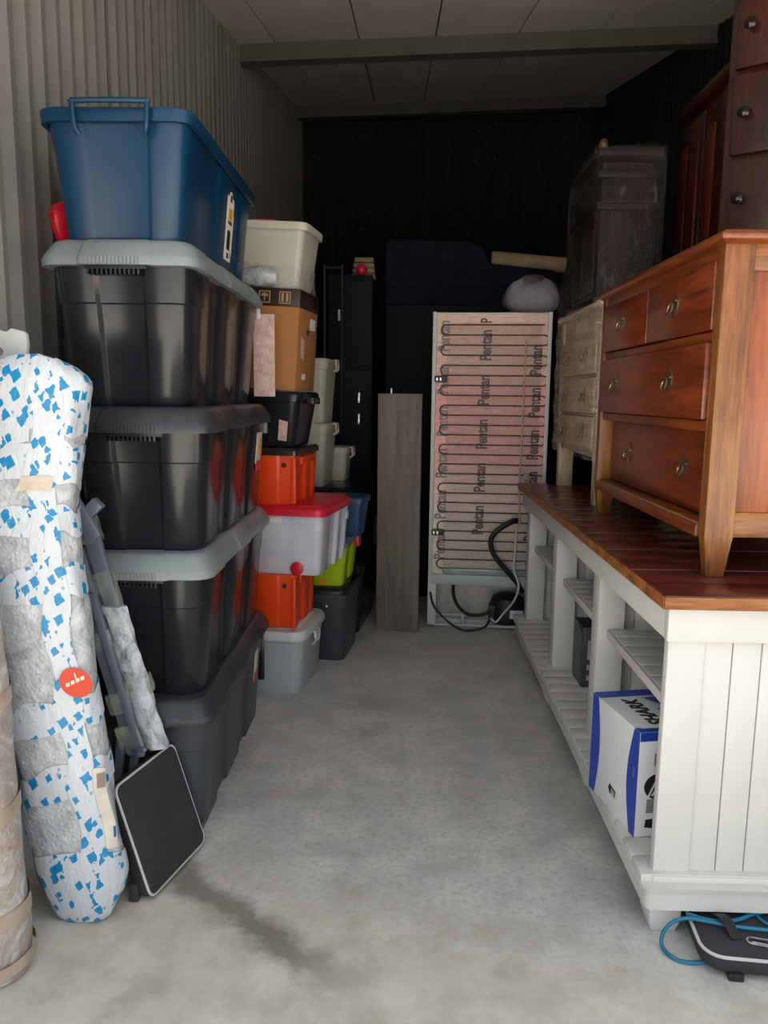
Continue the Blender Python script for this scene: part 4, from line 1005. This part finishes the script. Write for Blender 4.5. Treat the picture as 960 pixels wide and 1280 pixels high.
# grey bed frame rails leaning between the parcel and the totes
BF = thing('bed_frame', 'grey metal bed rails bundled with clear tape beside the parcel', 'bed frame', (-.66, 2.03, 0))
def W2(x, y, z): return (x+.66, y-2.03, z)
RS = 2.08/2.03
dirA = Vector((-.828+.676, 0, .922-.324)).normalized()
def along(px, pz, z, y): k = (z-pz)/dirA.z; return W2((px+dirA.x*k)*RS, y, z)
MB().bar(along(-.676, .324, .325, 2.098), along(-.676, .324, 1.02, 2.098), .042, .024, (0, -1, 0)).build('rail', M_FRAME, BF, .003)
MB().bar(along(-.728, .335, .325, 2.070), along(-.728, .335, .95, 2.070), .048, .024, (0, -1, 0)).build('rail', M_FRAME, BF, .003)
MB().bar(along(-.708, .335, .325, 2.050), along(-.708, .335, .80, 2.050), .020, .014, (0, -1, 0)).build('rail', M_FRAME, BF, .002)
MB().bar(W2(-.948, 2.055, 1.16), W2(-.828, 2.055, .955), .040, .022, (0, -1, 0)).build('slanted_bar', M_FRAME, BF, .003)
MB().bar(W2(-.863, 2.065, 1.01), W2(-.818, 2.065, 1.055), .035, .03, (0, -1, 0)).build('bracket', M_FRAME, BF, .003)
MB().bar(W2(-.755, 2.098, .332), W2(-.680, 2.098, .340), .018, .018, (0, -1, 0)).build('cross_bar', M_FRAME, BF, .002)
for px_ in (-.752, -.795): MB().bar(W2(px_-.04, 2.092, 0), W2(px_, 2.092, .36), .024, .018, (0, -1, 0)).build('leg', M_FRAME, BF, .003)
MB().bar(W2(-.745, 2.045, .345), W2(-.700, 2.015, .362), .012, .012).build('bolt', M_FRAME, BF, .002)
def band(px, pz, z, y, w, d, h):
    a, b = along(px, pz, z-h/2, y), along(px, pz, z+h/2, y)
    MB().bar(a, b, w, d, (0, -1, 0)).build('tape_band', M_GTAPE, BF, .006)
band(-.676, .324, .80, 2.096, .056, .034, .11); band(-.728, .335, .66, 2.066, .066, .040, .055); band(-.728, .335, .48, 2.066, .066, .040, .06)
band(-.728, .335, .375, 2.066, .07, .044, .08); band(-.676, .324, .97, 2.096, .060, .032, .07)
rings = []
for i in range(31):
    u = i/30; z = .335+u*.42; c = along(-.672, .324, z, 2.090)
    rings.append([(c[0]+math.cos(a)*.034*(1+.09*math.sin(5*a+14*u)+.05*math.sin(40*u)), c[1]+math.sin(a)*.021*(1+.1*math.cos(4*a+17*u)), z) for a in [2*PI*k/22 for k in range(22)]])
MB().loft(rings).build('bubble_wrap', M_BUB_CLEAR, BF)
band(-.672, .324, .52, 2.088, .078, .056, .055)

# square black cushion with grey piping
CU = thing('seat_cushion', 'square black seat cushion with pale grey piping leaning upright', 'cushion', (-.645, 1.86, .004))
e1 = Vector((.075, .272, 0)); L1 = e1.length; e1.normalize()            # along the floor
e2 = Vector((-.10, .02, .30)).normalized(); e2 = (e2-e1*e2.dot(e1)).normalized(); nn = e1.cross(e2)   # up the face, outward normal
p = rrect(.285, .315, .022, 5)
def cw(q): o = Vector((0, 0, 0))+e1*(.1425+q[0])+e2*(.1575+q[1])+nn*q[2]; return (o.x, o.y, o.z+.012)
MB().loft([[cw(q) for q in ring(p, z, s, s)] for z, s in ((-.044, .93), (-.039, .985), (-.016, 1.01), (-.004, 1.0), (.004, .965), (.009, .8), (.011, .4))]).build('cover', M_BLKF, CU)
MB().tube([cw(q) for q in ring(p, -.001, .995, .995)], .0038, 6, True).build('piping', M_PIPE, CU)
MB().box(-.062, -.035, .0, .085, -.002, .05).build('cover_flap', M_BLKF, CU, .006)
